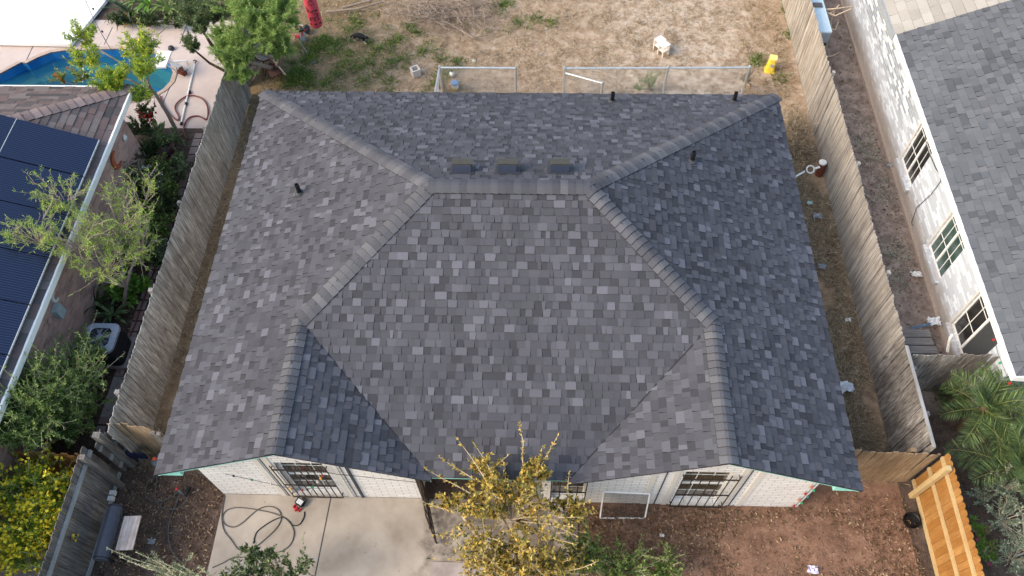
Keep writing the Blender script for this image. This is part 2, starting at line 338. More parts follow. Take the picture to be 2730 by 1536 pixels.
c = n.mix(n.math('MULTIPLY', n.step(n3, .52, .72), .38), c, lin((70, 54, 42))); c = n.mix(n.math('MULTIPLY', n.math('SUBTRACT', 1., n.step(n3, .3, .42)), .35), c, lin((226, 208, 186)))
n.bump(n.math('ADD', n2, n.math('MULTIPLY', n3, .4)), .6, .06); M_SOIL = n.col(c)
mb = MB(); g = MB()
xs, ys = [-70, -10.9, -2.35, 85], [-45, 10.9, 15.6, 90]
for i in range(3):
    for j in range(3):
        if (i, j) != (1, 1): g.face([(xs[i], ys[j], 0), (xs[i + 1], ys[j], 0), (xs[i + 1], ys[j + 1], 0), (xs[i], ys[j + 1], 0)])
tag(g.build('ground', M_SOIL), 'bare soil and dry yard ground around the houses', 'ground', kind='structure')

def lumpy(name, x0, x1, y0, y1, mat, h, label, seed=0):
    """a patch of uneven dirt just above the ground sheet"""
    from mathutils import noise as mn
    k = .09; nx, ny = int((x1 - x0) / k), int((y1 - y0) / k); vs = []
    for j in range(ny + 1):
        for i in range(nx + 1):
            px, py = x0 + (x1 - x0) * i / nx, y0 + (y1 - y0) * j / ny
            e = min(1, 4 * min(i / nx, 1 - i / nx, j / ny, 1 - j / ny))
            z = .004 + e * h * max(0, .45 + .7 * mn.noise((px * 1.1, py * 1.1, seed)) + .35 * mn.noise((px * 3.3, py * 3.3, seed + 5)))
            vs.append((px, py, z))
    m = MB(); m.mesh(vs, [(j * (nx + 1) + i, j * (nx + 1) + i + 1, (j + 1) * (nx + 1) + i + 1, (j + 1) * (nx + 1) + i) for j in range(ny) for i in range(nx)])
    return tag(m.build(name, mat, smooth=True), label, 'ground', kind='structure')
lumpy('front_dirt', 8.0, 15.0, -2.6, .28, M_SOIL, .07, 'reddish bare uneven dirt in front of the right gable', 3)
lumpy('alley_dirt', 14.85, 16.66, 3.2, 17, M_SOIL, .05, 'uneven grey dirt between the right fence and the white house', 9)

# pool and deck
pool = [at(*p) for p in ((-120, 240), (-60, 206), (0, 187), (28, 172), (55, 158), (68, 160), (95, 146), (130, 133), (165, 128), (230, 126), (300, 124), (360, 128), (405, 141), (428, 160), (435, 185), (428, 207), (410, 226), (380, 243), (340, 253), (280, 262), (150, 275), (0, 285), (-100, 275))]
outer = [Vector((-10.9, 10.9, 0)), Vector((-2.35, 10.9, 0)), Vector((-2.35, 15.6, 0)), Vector((-10.9, 15.6, 0))]
pool = [Vector((max(-10.8, p.x), max(11.0, min(15.5, p.y)), 0)) for p in pool]
pts = outer + pool; mb = MB(); mb.mesh([(p.x, p.y, .01) for p in pts], [tuple(t) for t in geometry.tessellate_polygon([outer, pool])])
tag(mb.build('pool_deck', M_POOLD), 'pale pinkish concrete deck around the swimming pool', 'pool deck', kind='structure')
mb = MB(); m = len(pool); pcx = sum(p.x for p in pool) / m; pcy = sum(p.y for p in pool) / m; PC = Vector((pcx, pcy, 0)); k_ = MB()
for i in range(m):
    p, q = pool[i], pool[(i + 1) % m]; a, b = p + (p - PC).normalized() * .14, q + (q - PC).normalized() * .14; k_.face([(p.x, p.y, .03), (q.x, q.y, .03), (b.x, b.y, .03), (a.x, a.y, .03)]); k_.face([(p.x, p.y, .03), (p.x, p.y, -.03), (q.x, q.y, -.03), (q.x, q.y, .03)])
tag(k_.build('pool_coping', flat('tan_coping', lin((176, 158, 146)), .9)), 'tan coping rim around the pool', 'pool', kind='structure')
for i in range(m):
    p, q = pool[i], pool[(i + 1) % m]; mb.face([(p.x, p.y, .01), (p.x, p.y, -1.3), (q.x, q.y, -1.3), (q.x, q.y, .01)])
cx = sum(p.x for p in pool) / m; cy = sum(p.y for p in pool) / m
mb.face([(p.x, p.y, -1.3) for p in pool]); mb.m = 1
ins = [(Vector((cx, cy, 0)).lerp(p, .86)) for p in pool]
for i in range(m):
    p, q, a, b = pool[i], pool[(i + 1) % m], ins[i], ins[(i + 1) % m]
    mb.face([(p.x, p.y, -.62), (q.x, q.y, -.62), (b.x, b.y, -.66), (a.x, a.y, -.66)]); mb.face([(a.x, a.y, -.66), (b.x, b.y, -.66), (b.x, b.y, -1.29), (a.x, a.y, -1.29)])
tag(mb.build('pool_basin', [M_SHELL, M_STEP]), 'blue walled swimming pool basin with submerged ledge', 'pool', kind='structure')
mb = MB(); mb.face([(p.x, p.y, -.27) for p in pool]); tag(mb.build('water', M_WATER), 'still blue green pool water', 'water', kind='structure')
mb = MB()
for (a, b) in (((60, 165), (85, 112)), ((283, 68), (262, 112)), ((420, 68), (395, 90)), ((405, 270), (437, 196)), ((470, 60), (452, 110))):
    mb.bar(at(*a, .012), at(*b, .012), .02, .004)
tag(mb.build('deck_joint', M_DKGREY), 'dark joints cut across the pool deck', 'deck joint', kind='structure')

# front patio
mb = MB(); x0 = .52
mb.bb(.5, 6.05, -3.2, .30, -.1, .03); o = mb.build('patio', M_PATIO); tag(o, 'stained tan concrete patio below the left gable', 'patio', kind='structure')
mb = MB(); mb.bb(6.065, 8.0, -3.2, 1.9, -.1, .027); tag(mb.build('entry_path', M_PATIO), 'stained concrete path up to the recessed entry', 'path', kind='structure')
mb = MB(); mb.bar((2.78, .3, .031), (2.62, -3.1, .031), .022, .004); tag(mb.build('patio_joint', M_DKGREY), 'dark control joint across the patio', 'joint', kind='structure')
mb = MB(); mb.bb(5.03, 7.2, -3.2, -1.0, .03, .07); tag(mb.build('grey_slab', M_GCON), 'smooth grey concrete slab beside the golden tree', 'slab', kind='structure')
mb = MB(); mb.bb(-2.75, -1.75, 1.5, 10.7, -.05, .02); tag(mb.build('paver_walk', M_PAVER), 'worn paver walk along the left fence', 'path', kind='structure')
mb = MB(); mb.bb(-2.75, -1.95, 2.0, 3.0, .02, .028); tag(mb.build('walk_slab', M_GCON), 'grey concrete slab beside the air conditioner', 'path', kind='structure')
mb = MB(); mb.bb(-5.2, -2.62, -3, .05, -.05, .03); tag(mb.build('left_walk', M_GCON), 'grey concrete walk under the yellow flowering bush', 'path', kind='structure')

# ------------------------------------------------------------------ roofs
def clip(poly, a, b, c):                 # keep a*x+b*y<=c
    out = []; n = len(poly)
    for i in range(n):
        p, q = poly[i], poly[(i + 1) % n]; fp, fq = a * p[0] + b * p[1] - c, a * q[0] + b * q[1] - c
        if fp <= 0: out.append(p)
        if fp * fq < 0: t = fp / (fp - fq); out.append((p[0] + (q[0] - p[0]) * t, p[1] + (q[1] - p[1]) * t))
    return out
def area(p): return abs(sum(p[i][0] * p[(i + 1) % len(p)][1] - p[(i + 1) % len(p)][0] * p[i][1] for i in range(len(p)))) / 2
def shingles(mb, poly, seed, e=.15, org=None, wmin=.07, wmax=.23, th=(.006, .02)):
    """lay courses of separate tabs over one convex roof plane"""
    P = [Vector(p) for p in poly]; nrm = (P[1] - P[0]).cross(P[2] - P[0]).normalized()
    if nrm.z < 0: nrm = -nrm
    v = (Vector((0, 0, 1)) - nrm * nrm.z).normalized(); u = v.cross(nrm); o = Vector(org) if org is not None else P[0]
    Q = [((p - o).dot(u), (p - o).dot(v)) for p in P]
    if sum(Q[i][0] * Q[(i + 1) % len(Q)][1] - Q[(i + 1) % len(Q)][0] * Q[i][1] for i in range(len(Q))) < 0: Q.reverse()
    umin, umax = -30., 30.; vmax = max(q[1] for q in Q); vmin = min(q[1] for q in Q); qa, qb = min(q[0] for q in Q), max(q[0] for q in Q)
    r = random.Random(seed); k = 0
    while k * e < vmax:
        va, vb = k * e, (k + 1) * e; x = umin + r.uniform(0, .3); thick = False
        while x < umax:
            w = r.uniform(wmin, wmax); t = th[1] if thick else th[0]; t += r.uniform(-.001, .001); skew = r.uniform(-.012, .012) if thick else 0; ck = thick; thick = not thick if r.random() < .8 else thick
            xa, xb = x, x + w; x = xb
            if xb < qa or xa > qb or vb < vmin: continue
            q = [(xa - skew, va), (xb + skew, va), (xb, vb), (xa, vb)]; m = len(Q)
            for i in range(m):
                p0, p1 = Q[i], Q[(i + 1) % m]; a, b = p1[1] - p0[1], -(p1[0] - p0[0]); q = clip(q, a, b, a * p0[0] + b * p0[1])
                if len(q) < 3: break
            if len(q) < 3 or area(q) < 1e-5: continue
            top = [o + u * p[0] + v * p[1] + nrm * (.004 + t * (1 - .85 * (p[1] - va) / e)) for p in q]; bot = [o + u * p[0] + v * p[1] - nrm * .004 for p in q]; z = len(q)
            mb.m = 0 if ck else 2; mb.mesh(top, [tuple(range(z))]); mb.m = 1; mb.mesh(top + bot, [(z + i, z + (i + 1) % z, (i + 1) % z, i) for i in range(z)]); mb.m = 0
        k += 1
def caps(mb, A, B, n1, n2, w=.17, e=.15, seed=1, lift=.02):
    """bent ridge or hip caps from A (low end / front) to B; n1, n2 the two plane normals"""
    A, B = Vector(A), Vector(B); d = B - A; L = d.length; d.normalize(); lat = Vector((d.y, -d.x, 0)).normalized(); r = random.Random(seed)
    def h(t, nn): return -t * (nn.dot(lat)) / nn.z
    n1, n2 = Vector(n1), Vector(n2)
    def prof(s, lf):
        out = []
        for t in (-w, -w * .55, -w * .2, w * .2, w * .55, w):
            hh = min(h(t, n1), h(t, n2)) if True else 0
            out.append(A + d * s + lat * t + Vector((0, 0, hh + lf - (.0 if abs(t) > w * .3 else .004))))
        return out
    k = 0
    while k * e < L - .03:
        s0, s1 = k * e, min(L, (k + 1) * e + .03); j = r.uniform(-.006, .006)
        mb.m = 0; a, b = prof(s0, lift + .026 + j * .3), prof(s1, lift + .002)
        base = [p - Vector((0, 0, .03)) for p in a]
        mb.mesh(a + b, [(i, i + 1, 7 + i, 6 + i) for i in range(5)]); mb.m = 1; mb.mesh(a + b + base, [(12 + i, 13 + i, i + 1, i) for i in range(5)] + [(12, 0, 6), (17, 11, 5)]); mb.m = 0
        k += 1
WID, DEP, SL, HE = 13.032, 10., .4769, 2.3048; GL, GR, YG = 2.5843, 2.6584, -.0845; YW = .312; OV = .456
def up(v): v = Vector(v); return v.normalized()
nL, nR, nF, nB = up((-SL, 0, 1)), up((SL, 0, 1)), up((0, -SL, 1)), up((0, SL, 1))
zr = HE + SL * 5
RL, RR = Vector((5, 5, zr)), Vector((WID - 5, 5, zr))
gl0, gl1 = Vector((GL, GL, HE + SL * GL)), Vector((GL, YG, HE + SL * GL)); gr0, gr1 = Vector((WID - GR, GR, HE + SL * GR)), Vector((WID - GR, YG, HE + SL * GR))
FLc, FRc, BLc, BRc = Vector((0, YG, HE)), Vector((WID, YG, HE)), Vector((0, DEP, HE)), Vector((WID, DEP, HE))
VLc, VRc = Vector((2 * GL, 0, HE)), Vector((WID - 2 * GR, 0, HE)); VL2, VR2 = Vector((2 * GL, YG, HE)), Vector((WID - 2 * GR, YG, HE))
planes = [([FLc, gl1, gl0, Vector((0, GL, HE))], 11, FLc), ([Vector((0, GL, HE)), gl0, RL, BLc], 11, FLc),
          ([gr1, FRc, Vector((WID, GR, HE)), gr0], 12, FRc), ([Vector((WID, GR, HE)), BRc, RR, gr0], 12, FRc),
          ([VLc, VRc, gr0, RR, RL, gl0], 13, VLc), ([BRc, BLc, RL, RR], 14, BLc),
          ([gl1, VL2, VLc, gl0], 15, VL2), ([VR2, gr1, gr0, VRc], 16, VR2)]
house = thing('house', (6.5, 5, 0), 'white brick house with new charcoal shingle hip roof and two front gables', 'house')
mb = MB(); dk = MB()
for poly, sd_, og in planes:
    shingles(mb, poly, sd_, org=og)
    dk.prism([p - Vector((0, 0, .006)) for p in poly], (0, 0, -.03))
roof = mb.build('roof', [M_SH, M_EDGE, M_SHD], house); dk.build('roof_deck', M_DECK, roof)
mb = MB()
caps(mb, BLc + Vector((.02, -.02, 0)), RL, nL, nB, seed=2); caps(mb, BRc + Vector((-.02, -.02, 0)), RR, nR, nB, seed=3)
caps(mb, gl0, RL, nL, nF, seed=4); caps(mb, gr0, RR, nR, nF, seed=5)
caps(mb, gl1, gl0 + Vector((0, .05, 0)), nL, nR, seed=6, w=.165); caps(mb, gr1, gr0 + Vector((0, .05, 0)), nL, nR, seed=7, w=.165)
caps(mb, RL - Vector((.05, 0, 0)), RR + Vector((.05, 0, 0)), nF, nB, seed=8, w=.18, lift=.028)
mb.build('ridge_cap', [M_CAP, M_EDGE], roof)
# valleys: dark woven seam
mb = MB()
for a, b in ((gl0, VLc), (gr0, VRc)): mb = MB(); mb.bar(a + Vector((0, -.02, .012)), b + Vector((0, 0, .012)), .028, .008); mb.build('valley_seam', M_DECK, roof)
# fascia along the rakes and eaves
def fascia(pts, mat, h=.09, t=.025, name='fascia', dy=0.03, x=None):
    m = MB()
    for a, b in zip(pts, pts[1:]):
        a, b = Vector(a), Vector(b); m.prism([a + Vector((0, dy, -.035)), b + Vector((0, dy, -.035)), b + Vector((0, dy, -.035 - h)), a + Vector((0, dy, -.035 - h))], (0, t, 0))
    return m.build(name, mat, house)
fascia([FLc + Vector((.03, 0, 0)), gl1, VL2], M_TEAL); fascia([VR2, gr1, FRc - Vector((.03, 0, 0))], M_TEAL)
def parts(name, mat, parent, *bbs):
    for q in bbs: k_ = MB(); k_.bb(*q); k_.build(name, mat, parent)
parts('fascia', M_TEAL, house, (2 * GL, WID - 2 * GR, .03, .055, HE - .17, HE - .036), (.03, .055, 0, DEP - .02, HE - .17, HE - .036), (WID - .055, WID - .03, 0, DEP - .02, HE - .17, HE - .036), (.06, WID - .06, DEP - .055, DEP - .03, HE - .17, HE - .036))
for sx, X in ((1, 0), (-1, WID)):
    q = [(X + sx * .03, HE - .172), (X + sx * .47, HE - .172), (X + sx * .47, HE + SL * .47 - .178), (X + sx * .35, HE + SL * .35 - .178)]
    mb = MB(); mb.prism([(a, YG + .06, b) for a, b in q], (0, .33, 0)); mb.build('eave_return', M_TEAL, house)
parts('soffit', M_WOFF, house, (.06, OV - .01, .4, DEP - .1, HE - .19, HE - .172), (WID - OV + .01, WID - .06, .4, DEP - .1, HE - .19, HE - .172), (2 * GL, WID - 2 * GR, .06, 2.0, HE - .19, HE - .172))
# walls
def topz(x): return HE + SL * min(x, 2 * GL - x, 1e9) - .06 if x < 6.5 else HE + SL * min(WID - x, x - (WID - 2 * GR)) - .06
wl = MB()
def wpiece(xs_, zb=0., y0=YW, t=.2, zt=None):
    poly = [(xs_[0], y0, zb), (xs_[-1], y0, zb)] + [(x_, y0, topz(x_) if zt is None else zt) for x_ in reversed(xs_)]
    wl.prism(poly, (0, t, 0))
LW0, LW1, LZ0, LZ1 = 2.08, 3.02, .2, 2.02; RW0, RW1 = 9.94, 10.88; SW0, SW1 = 7.42, 8.12
wpiece([OV, LW0]); wpiece([LW1, 4.75]); wpiece([LW0, GL, LW1], LZ1); wpiece([LW0, LW1], 0, zt=LZ0)
wpiece([8.3, RW0]); wpiece([RW1, WID - OV]); wpiece([RW0, WID - GR, RW1], LZ1); wpiece([RW0, RW1], 0, zt=.15)
wpiece([SW1, 8.3], zt=HE - .2); wpiece([7.2, SW0], zt=HE - .2); wpiece([SW0, SW1], LZ1, zt=HE - .2); wpiece([SW0, SW1], 0, zt=.18)
wl.bb(OV, OV + .2, YW + .2, DEP - .45, 0, HE - .18); wl.bb(WID - OV - .2, WID - OV, YW + .2, DEP - .45, 0, HE - .18); wl.bb(OV + .2, WID - OV - .2, DEP - .65, DEP - .45, 0, HE - .18)
wl.bb(4.55, 4.75, YW + .2, 2.0, 0, HE - .18); wl.bb(7.2, 7.4, YW + .2, 2.0, 0, HE - .18); wl.bb(4.75, 7.2, 1.9, 2.1, 0, HE - .2)
wall = wl.build('wall', M_BRW, house)
def window(parent, W_, H_, nx, ny, glass, fr, name='window', t=.035, mull=.013, depth=.05, split=False, split_x=False):
    """window facing -Y, origin at its lower left corner"""
    f = MB()
    f.bb(0, W_, 0, depth, 0, t); f.bb(0, W_, 0, depth, H_ - t, H_); f.bb(0, t, 0, depth, t, H_ - t); f.bb(W_ - t, W_, 0, depth, t, H_ - t)
    if split: f.bb(t, W_ - t, -.006, depth, H_ / 2 - .025, H_ / 2 + .025)
    if split_x: f.bb(W_ / 2 - .03, W_ / 2 + .03, -.006, depth, t, H_ - t)
    for i in range(1, nx):
        x_ = W_ * i / nx
        if not (split_x and abs(x_ - W_ / 2) < .01): f.bb(x_ - mull / 2, x_ + mull / 2, .01, .021, t, H_ - t)
    for j in range(1, ny):
        z_ = H_ * j / ny
        if not (split and abs(z_ - H_ / 2) < .01): f.bb(t, W_ - t, .012, .0205, z_ - mull / 2, z_ + mull / 2)
    w = f.build(name, fr, parent); g_ = MB(); g_.bb(t * .5, W_ - t * .5, .0206, .026, t * .5, H_ - t * .5); g_.build('pane', glass, w); return w
def place(o, x_, y_, z_, rz=0):
    o.matrix_parent_inverse = Matrix(); o.location = Vector((x_, y_, z_)) - o.parent.location; o.rotation_euler.z = rz
    for c in o.children: c.location = (0, 0, 0)
def bars(parent, x0, x1, z0, z1, nv, y=YW):
    m = MB(); yb = y - .07; r = .011
    for i in range(nv):
        x_ = x0 + (x1 - x0) * i / (nv - 1); m.tube([(x_, yb, z0), (x_, yb, z1)], r, 5)
    for z_ in (z0 + .02, z0 + (z1 - z0) * .42, z0 + (z1 - z0) * .9): m.bar((x0, yb - .012, z_), (x1, yb - .012, z_), .02, .03)
    for x_ in (x0, x1):
        for z_ in (z0 + .12, z1 - .15): m.tube([(x_, yb, z_), (x_, y + .01, z_)], r, 5)
    t = 0; c = Vector(((x0 + x1) / 2 + .02, yb - .02, z0 + (z1 - z0) * .47))       # scroll rosette
    for k in range(6): a = k * math.tau / 6; m.tube([c + Vector((math.cos(a + s * .5) * .05 * s, 0, math.sin(a + s * .5) * .06 * s)) for s in (0.2, 1, 1.6, 2)], .008, 4)
    return m.build('security_bars', M_IRON, parent)
for (a, b_, z0, g_) in ((LW0, LW1, LZ0, M_GLASS), (RW0, RW1, .15, M_GLASSB), (SW0, SW1, .18, M_GLASSB)):
    w_ = window(house, b_ - a, LZ1 - z0, 3 if b_ - a > .8 else 2, 4, g_, M_WHITE, split=True); place(w_, a, YW + .1, z0)
bars(house, LW0 - .06, LW1 + .06, .16, 2.02, 9); bars(house, RW0 - .03, RW1 + .09, .1, 2.02, 7); bars(house, SW0, SW1, .15, 1.9, 5)
for x_ in (LW0 - .36, LW0 - .16, LW1 + .14, RW0 - .62, RW0 - .2, RW1 + .1, RW1 + .42): parts('trim_board', M_WOFF, house, (x_, x_ + .11, YW - .018, YW - .001, 0.02, topz(x_ + .05) - .12))
for x_ in (LW0 - .2, LW1 + .31, RW0 - .36, RW1 + .25): parts('trim_groove', M_DKGREY, house, (x_, x_ + .025, YW - .022, YW - .019, 0.02, topz(x_) - .25))
parts('trim_groove', M_DKGREY, house, (LW1 + .42, LW1 + .47, YW - .03, YW - .001, 0.02, topz(LW1 + .42) - .15))
parts('window_sill', M_WOFF, house, (LW0 - .02, LW1 + .02, YW - .05, YW - .001, LZ0 - .07, LZ0), (RW0 - .02, RW1 + .02, YW - .05, YW - .001, .08, .15))
mb = MB(); mb.bb(5.3, 6.25, 1.85, 1.898, .05, 2.08); dr = mb.build('door', flat('dark_brown_door', lin((58, 44, 36)), .6), house); mb = MB(); mb.lathe((6.15, 1.83, 1.), [(.03, -.01), (.035, 0), (.02, .03)], 8); mb.build('handle', M_GALV, dr)
parts('porch_post', M_IRON, house, (4.76, 4.86, .2, .3, 0.03, HE - .2), (6.3, 6.4, .2, .3, .03, HE - .2))
# roof vents and pipes
for dx in (1163, 1276, 1407):
    d = ray(dx, 428); n_, c_ = Vector((0, SL, 1)), HE + SL * 10; p = CAM + d * ((c_ - n_.dot(CAM)) / n_.dot(d)); a_ = -math.atan(SL)
    M_ = Matrix.Rotation(a_, 3, 'X'); m = MB()
    m.box(p + M_ @ Vector((0, 0, .02)), (.5, .46, .012), M_); m.prism([(p.x - .18, p.y - .2, p.z + .05), (p.x - .18, p.y + .16, p.z - .06), (p.x - .18, p.y + .12, p.z + .17), (p.x - .18, p.y - .04, p.z + .2)], (.36, 0, 0))
    v_ = m.build('roof_vent', M_DKGREY, roof)
    m = MB(); m.box(p + Vector((0, .05, .2)), (.4, .16, .014), Matrix.Rotation(R(-8), 3, 'X')); m.build('vent_hood', flat('olive_grey_vent_lid', lin((70, 69, 63)), .7), v_)
    m = MB(); m.bar(p + Vector((0, -.21, .045)), p + Vector((0, -.05, .2)), .37, .012); m.build('vent_face', flat('navy_blue_vent', lin((36, 44, 62)), .5), v_)
def roofpt(dx, dy, nn, c_): d = ray(dx, dy); nn = Vector(nn); return CAM + d * ((c_ - nn.dot(CAM)) / nn.dot(d))
for p in (roofpt(1539, 256, (0, SL, 1), HE + SL * 10), roofpt(1845, 256, (0, SL, 1), HE + SL * 10), roofpt(754, 487, (-SL, 0, 1), HE), roofpt(1740, 406, (SL, 0, 1), HE + SL * WID)):
    m = MB(); m.lathe(p, [(.048, -.02), (.048, .3), (.035, .3), (.035, .26)], 12); v_ = m.build('vent_pipe', M_BLACK, roof)
    m = MB(); m.lathe(p, [(.11, -.05), (.11, .025), (.06, .07)], 12); m.build('pipe_flashing', M_DKGREY, v_)

# ------------------------------------------------------------------ fences
def fence(name, label, p0, p1, h, pw, mat, side=1, cat='fence', nrails=2, rail_mat=None, posts=(), gap=.006, top='dog', seed=1, hj=.022, lean=.012, z0=.02, rw=.085, post_h=None, rail_z=None, group=None, dy=.022, round_mat=None):
    """pickets from p0 to p1; rails and posts on the +left side of the run when side=1"""
    a, b = Vector((p0[0], p0[1], 0)), Vector((p1[0], p1[1], 0)); d = b - a; L = d.length; d.normalize(); nn = Vector((-d.y, d.x, 0)) * side; r = random.Random(seed)
    root = thing(name, a, label, cat, group); m = MB(); x = 0
    while x < L - .02:
        w = min(pw * r.uniform(.93, 1.04), L - x); hh = h + r.uniform(-hj, hj); off = r.uniform(-.006, .006); ln = r.gauss(0, lean); t = .017; c = min(.03, w * .25)
        if top == 'dog': pr = [(0, z0), (w - gap, z0), (w - gap, hh - c), (w - gap - c, hh), (c, hh), (0, hh - c)]
        elif top == 'round': pr = [(0, z0), (w - gap, z0), (w - gap, hh - w * .35), (w * .78, hh - w * .1), (w * .5, hh), (w * .22, hh - w * .1), (0, hh - w * .35)]
        elif top == 'worn': pr = [(0, z0), (w - gap, z0), (w - gap, hh - r.uniform(0, .03)), (w * .5, hh + r.uniform(-.02, .02)), (0, hh - r.uniform(0, .03))]
        else: pr = [(0, z0), (w - gap, z0), (w - gap, hh), (0, hh)]
        m.prism([a + d * (x + q) + nn * (off + ln * z) + Vector((0, 0, z)) for q, z in pr], nn * t); x += w
    m.build('picket_panel', mat, root)
    rm = rail_mat or mat
    for z in (rail_z or [h * .2, h * .78][:nrails]):
        k = MB(); k.bar(a + nn * (dy + .02) + Vector((0, 0, z)), b + nn * (dy + .02) + Vector((0, 0, z)), .038, rw); k.build('rail', rm, root)
    for s_ in posts:
        k = MB(); p = a + d * (s_ * L) + nn * (dy + .085); k.bb(p.x - .045, p.x + .045, p.y - .045, p.y + .045, 0, post_h or h - .06); k.build('post', rm, root)
    return root
# left boundary fence: we see its smooth side
fence('wood_fence', 'long weathered grey brown picket fence between the house and the left garden walk', (-1.46, .95), (-1.46, 12.3), 1.78, .12, W_L, side=1, top='worn', posts=(.08, .3, .52, .74, .97), seed=3, lean=.006, hj=.014)
fence('wood_fence', 'long sunbleached picket fence along the right side of the yard', (14.78, 3.5), (14.78, 19.5), 1.8, .1, W_R, side=-1, top='dog', posts=(.1, .3, .5, .7), seed=4, lean=.005, hj=.014)
fence('wood_fence', 'dark streaky old fence with pale cap beside the palms', (14.78, .98), (14.78, 3.49), 1.78, .125, W_RD, side=-1, top='flat', posts=(.3, .7), seed=5, hj=.012)
m = MB(); m.bar((14.79, .98, 1.815), (14.79, 3.2, 1.815), .06, .03); c_ = m.build('fence_cap', W_GRY); c_.parent = [o for o in COL.objects if o.name == 'wood_fence.002'][0]; c_.location = -c_.parent.location
fence('wood_fence', 'short tan brown picket fence joining the house corner to the right fence', (12.62, .93), (14.97, .9), 1.66, .145, W_TAN, side=1, top='dog', posts=(.2, .8), seed=6)
nf = fence('wood_fence', 'new orange cedar fence with pale pine rails at lower right', (15.12, .92), (15.12, -3.2), 1.72, .14, W_NEW, side=-1, top='round', rail_mat=W_PINE, rail_z=[.1, .85, 1.45], seed=7, lean=.002, hj=.006, rw=.09, gap=.004)
m = MB(); m.bb(14.95, 15.05, .55, .65, 0, 1.74); m.build('post', W_PINE, nf)
fence('wood_fence', 'dark brown mossy fence panel reaching across to the white house wall', (14.9, 3.02), (16.68, 3.02), 1.75, .13, W_RD, side=1, top='flat', seed=8, hj=.008)
lf = fence('wood_fence', 'silvery grey board fence with pale top rail beside the smoker', (-1.9, .68), (-1.9, -3.2), 1.72, .19, W_GR, side=1, top='dog', rail_mat=W_GRY, rail_z=[.12, 1.45], seed=9, rw=.1, lean=.003, gap=.012)
for y_ in (.42,):
    m = MB(); m.bb(-1.84, -1.73, y_ - .05, y_ + .05, 0, 1.8); m.build('post', W_GR, lf)
lg = fence('wood_fence', 'short dark grey fence bay with crossed rails left of the gable corner', (-1.8, 1.12), (-1.8, .72), 1.5, .2, W_GR, side=1, top='flat', rail_mat=W_GRY, rail_z=[.35, .8, 1.3], seed=10)
m = MB(); m.bb(-1.75, -1.6, .84, .96, 0, 1.75); m.build('post', W_GR, lg)
rt = fence('wood_fence', 'tan weathered return fence with peeling boards beside the left house corner', (-1.58, 1.18), (-.66, 1.1), 1.68, .14, W_TAN, side=1, top='worn', seed=11)
for x_, y_ in ((-.62, 1.02), (-.5, 1.0)):
    m = MB(); m.bb(x_ - .045, x_ + .045, y_ - .04, y_ + .04, 0, 1.62); m.build('post', W_GR, rt)
m = MB(); m.bb(-1.66, -1.22, .92, .96, .35, .62); tag(m.build('tarp', flat('navy_tarp', lin((26, 32, 58)), .6)), 'folded navy blue tarp tucked behind the grey fence bay', 'tarp')
m = MB(); m.lathe((-.98, .86, 0), [(.11, 0), (.12, .3), (.12, .42), (.05, .5)], 12); o = m.build('gas_bottle', flat('steel_bottle', lin((96, 106, 112)), .4)); tag(o, 'grey bottle with orange valve standing by the tan return fence', 'bottle')
m = MB(); m.lathe((-.98, .86, .5), [(.03, 0), (.045, .03), (.035, .06)], 10); m.build('valve', flat('orange_plastic', lin((220, 90, 50)), .5), o)
m = MB(); m.tube([(-.15, .75, 0), (-.12, .8, 1.4)], .035, 6); m.bb(.0, .28, .72, .76, .02, .9); tag(m.build('leaning_board', W_GR), 'grey boards standing under the left eave corner', 'board')
for k, (a, b_) in enumerate((((-1.83, .2), 'white brick on the grey fence rail, the one nearer the post'), ((-1.83, .08), 'white brick on the grey fence rail, the one farther from the post'))):
    m = MB(); m.bb(-1.87, -1.76, a[1] - .045, a[1] + .045, .17, .28); tag(m.build('white_brick', M_PAPER), b_, 'brick', 'white bricks on the fence rail')
# chain link fences behind the house
def chainlink(name, label, p0, p1, h, posts, cat='fence'):
    a, b = Vector((*p0, 0)), Vector((*p1, 0)); d = b - a; L = d.length; d.normalize(); root = thing(name, a, label, cat)
    m = MB(); m.tube([a + Vector((0, 0, h)), b + Vector((0, 0, h))], .027, 6); m.build('top_rail', M_GALV, root)
    for s_ in posts:
        m = MB(); p = a + d * L * s_; m.lathe(p, [(.034, 0), (.034, h + .02), (.04, h + .03), (.02, h + .07)], 8); m.build('post', M_GALV, root)
    m = MB(); k = .085; n_ = int(L / k) + int(h / k)
    for i in range(n_):
        for sg_ in (1, -1):
            s0 = i * k - (h if sg_ > 0 else 0); s1 = s0 + h * 1.0; z0_, z1_ = (0, h) if sg_ > 0 else (h, 0)
            ta = max(0, (0 - s0) / h); tb = min(1, (L - s0) / h)
            if tb - ta < .02: continue
            P = lambda t: a + d * (s0 + h * t) + Vector((0, 0, z0_ + (z1_ - z0_) * t + .02))
            m.tube([P(ta), P(tb)], .0022, 3, False)
    m.build('wire_mesh', M_GALV, root); return root
chainlink('chain_link_fence', 'short chain link fence run with two posts behind the middle of the roof', (4.26, 12.16), (6.4, 12.16), 1.2, (0, 1))
chainlink('chain_link_fence', 'chain link fence side running from the corner post back towards the eave', (4.26, 12.1), (4.14, 9.75), 1.2, (.95,))
chainlink('chain_link_fence', 'long chain link fence run with three posts behind the right part of the roof', (7.77, 12.16), (12.9, 12.24), 1.2, (0, .56, 1))
chainlink('chain_link_gate', 'chain link gate swung half open from its post', (7.8, 12.1), (8.83, 11.7), 1.08, (.99,), 'gate')

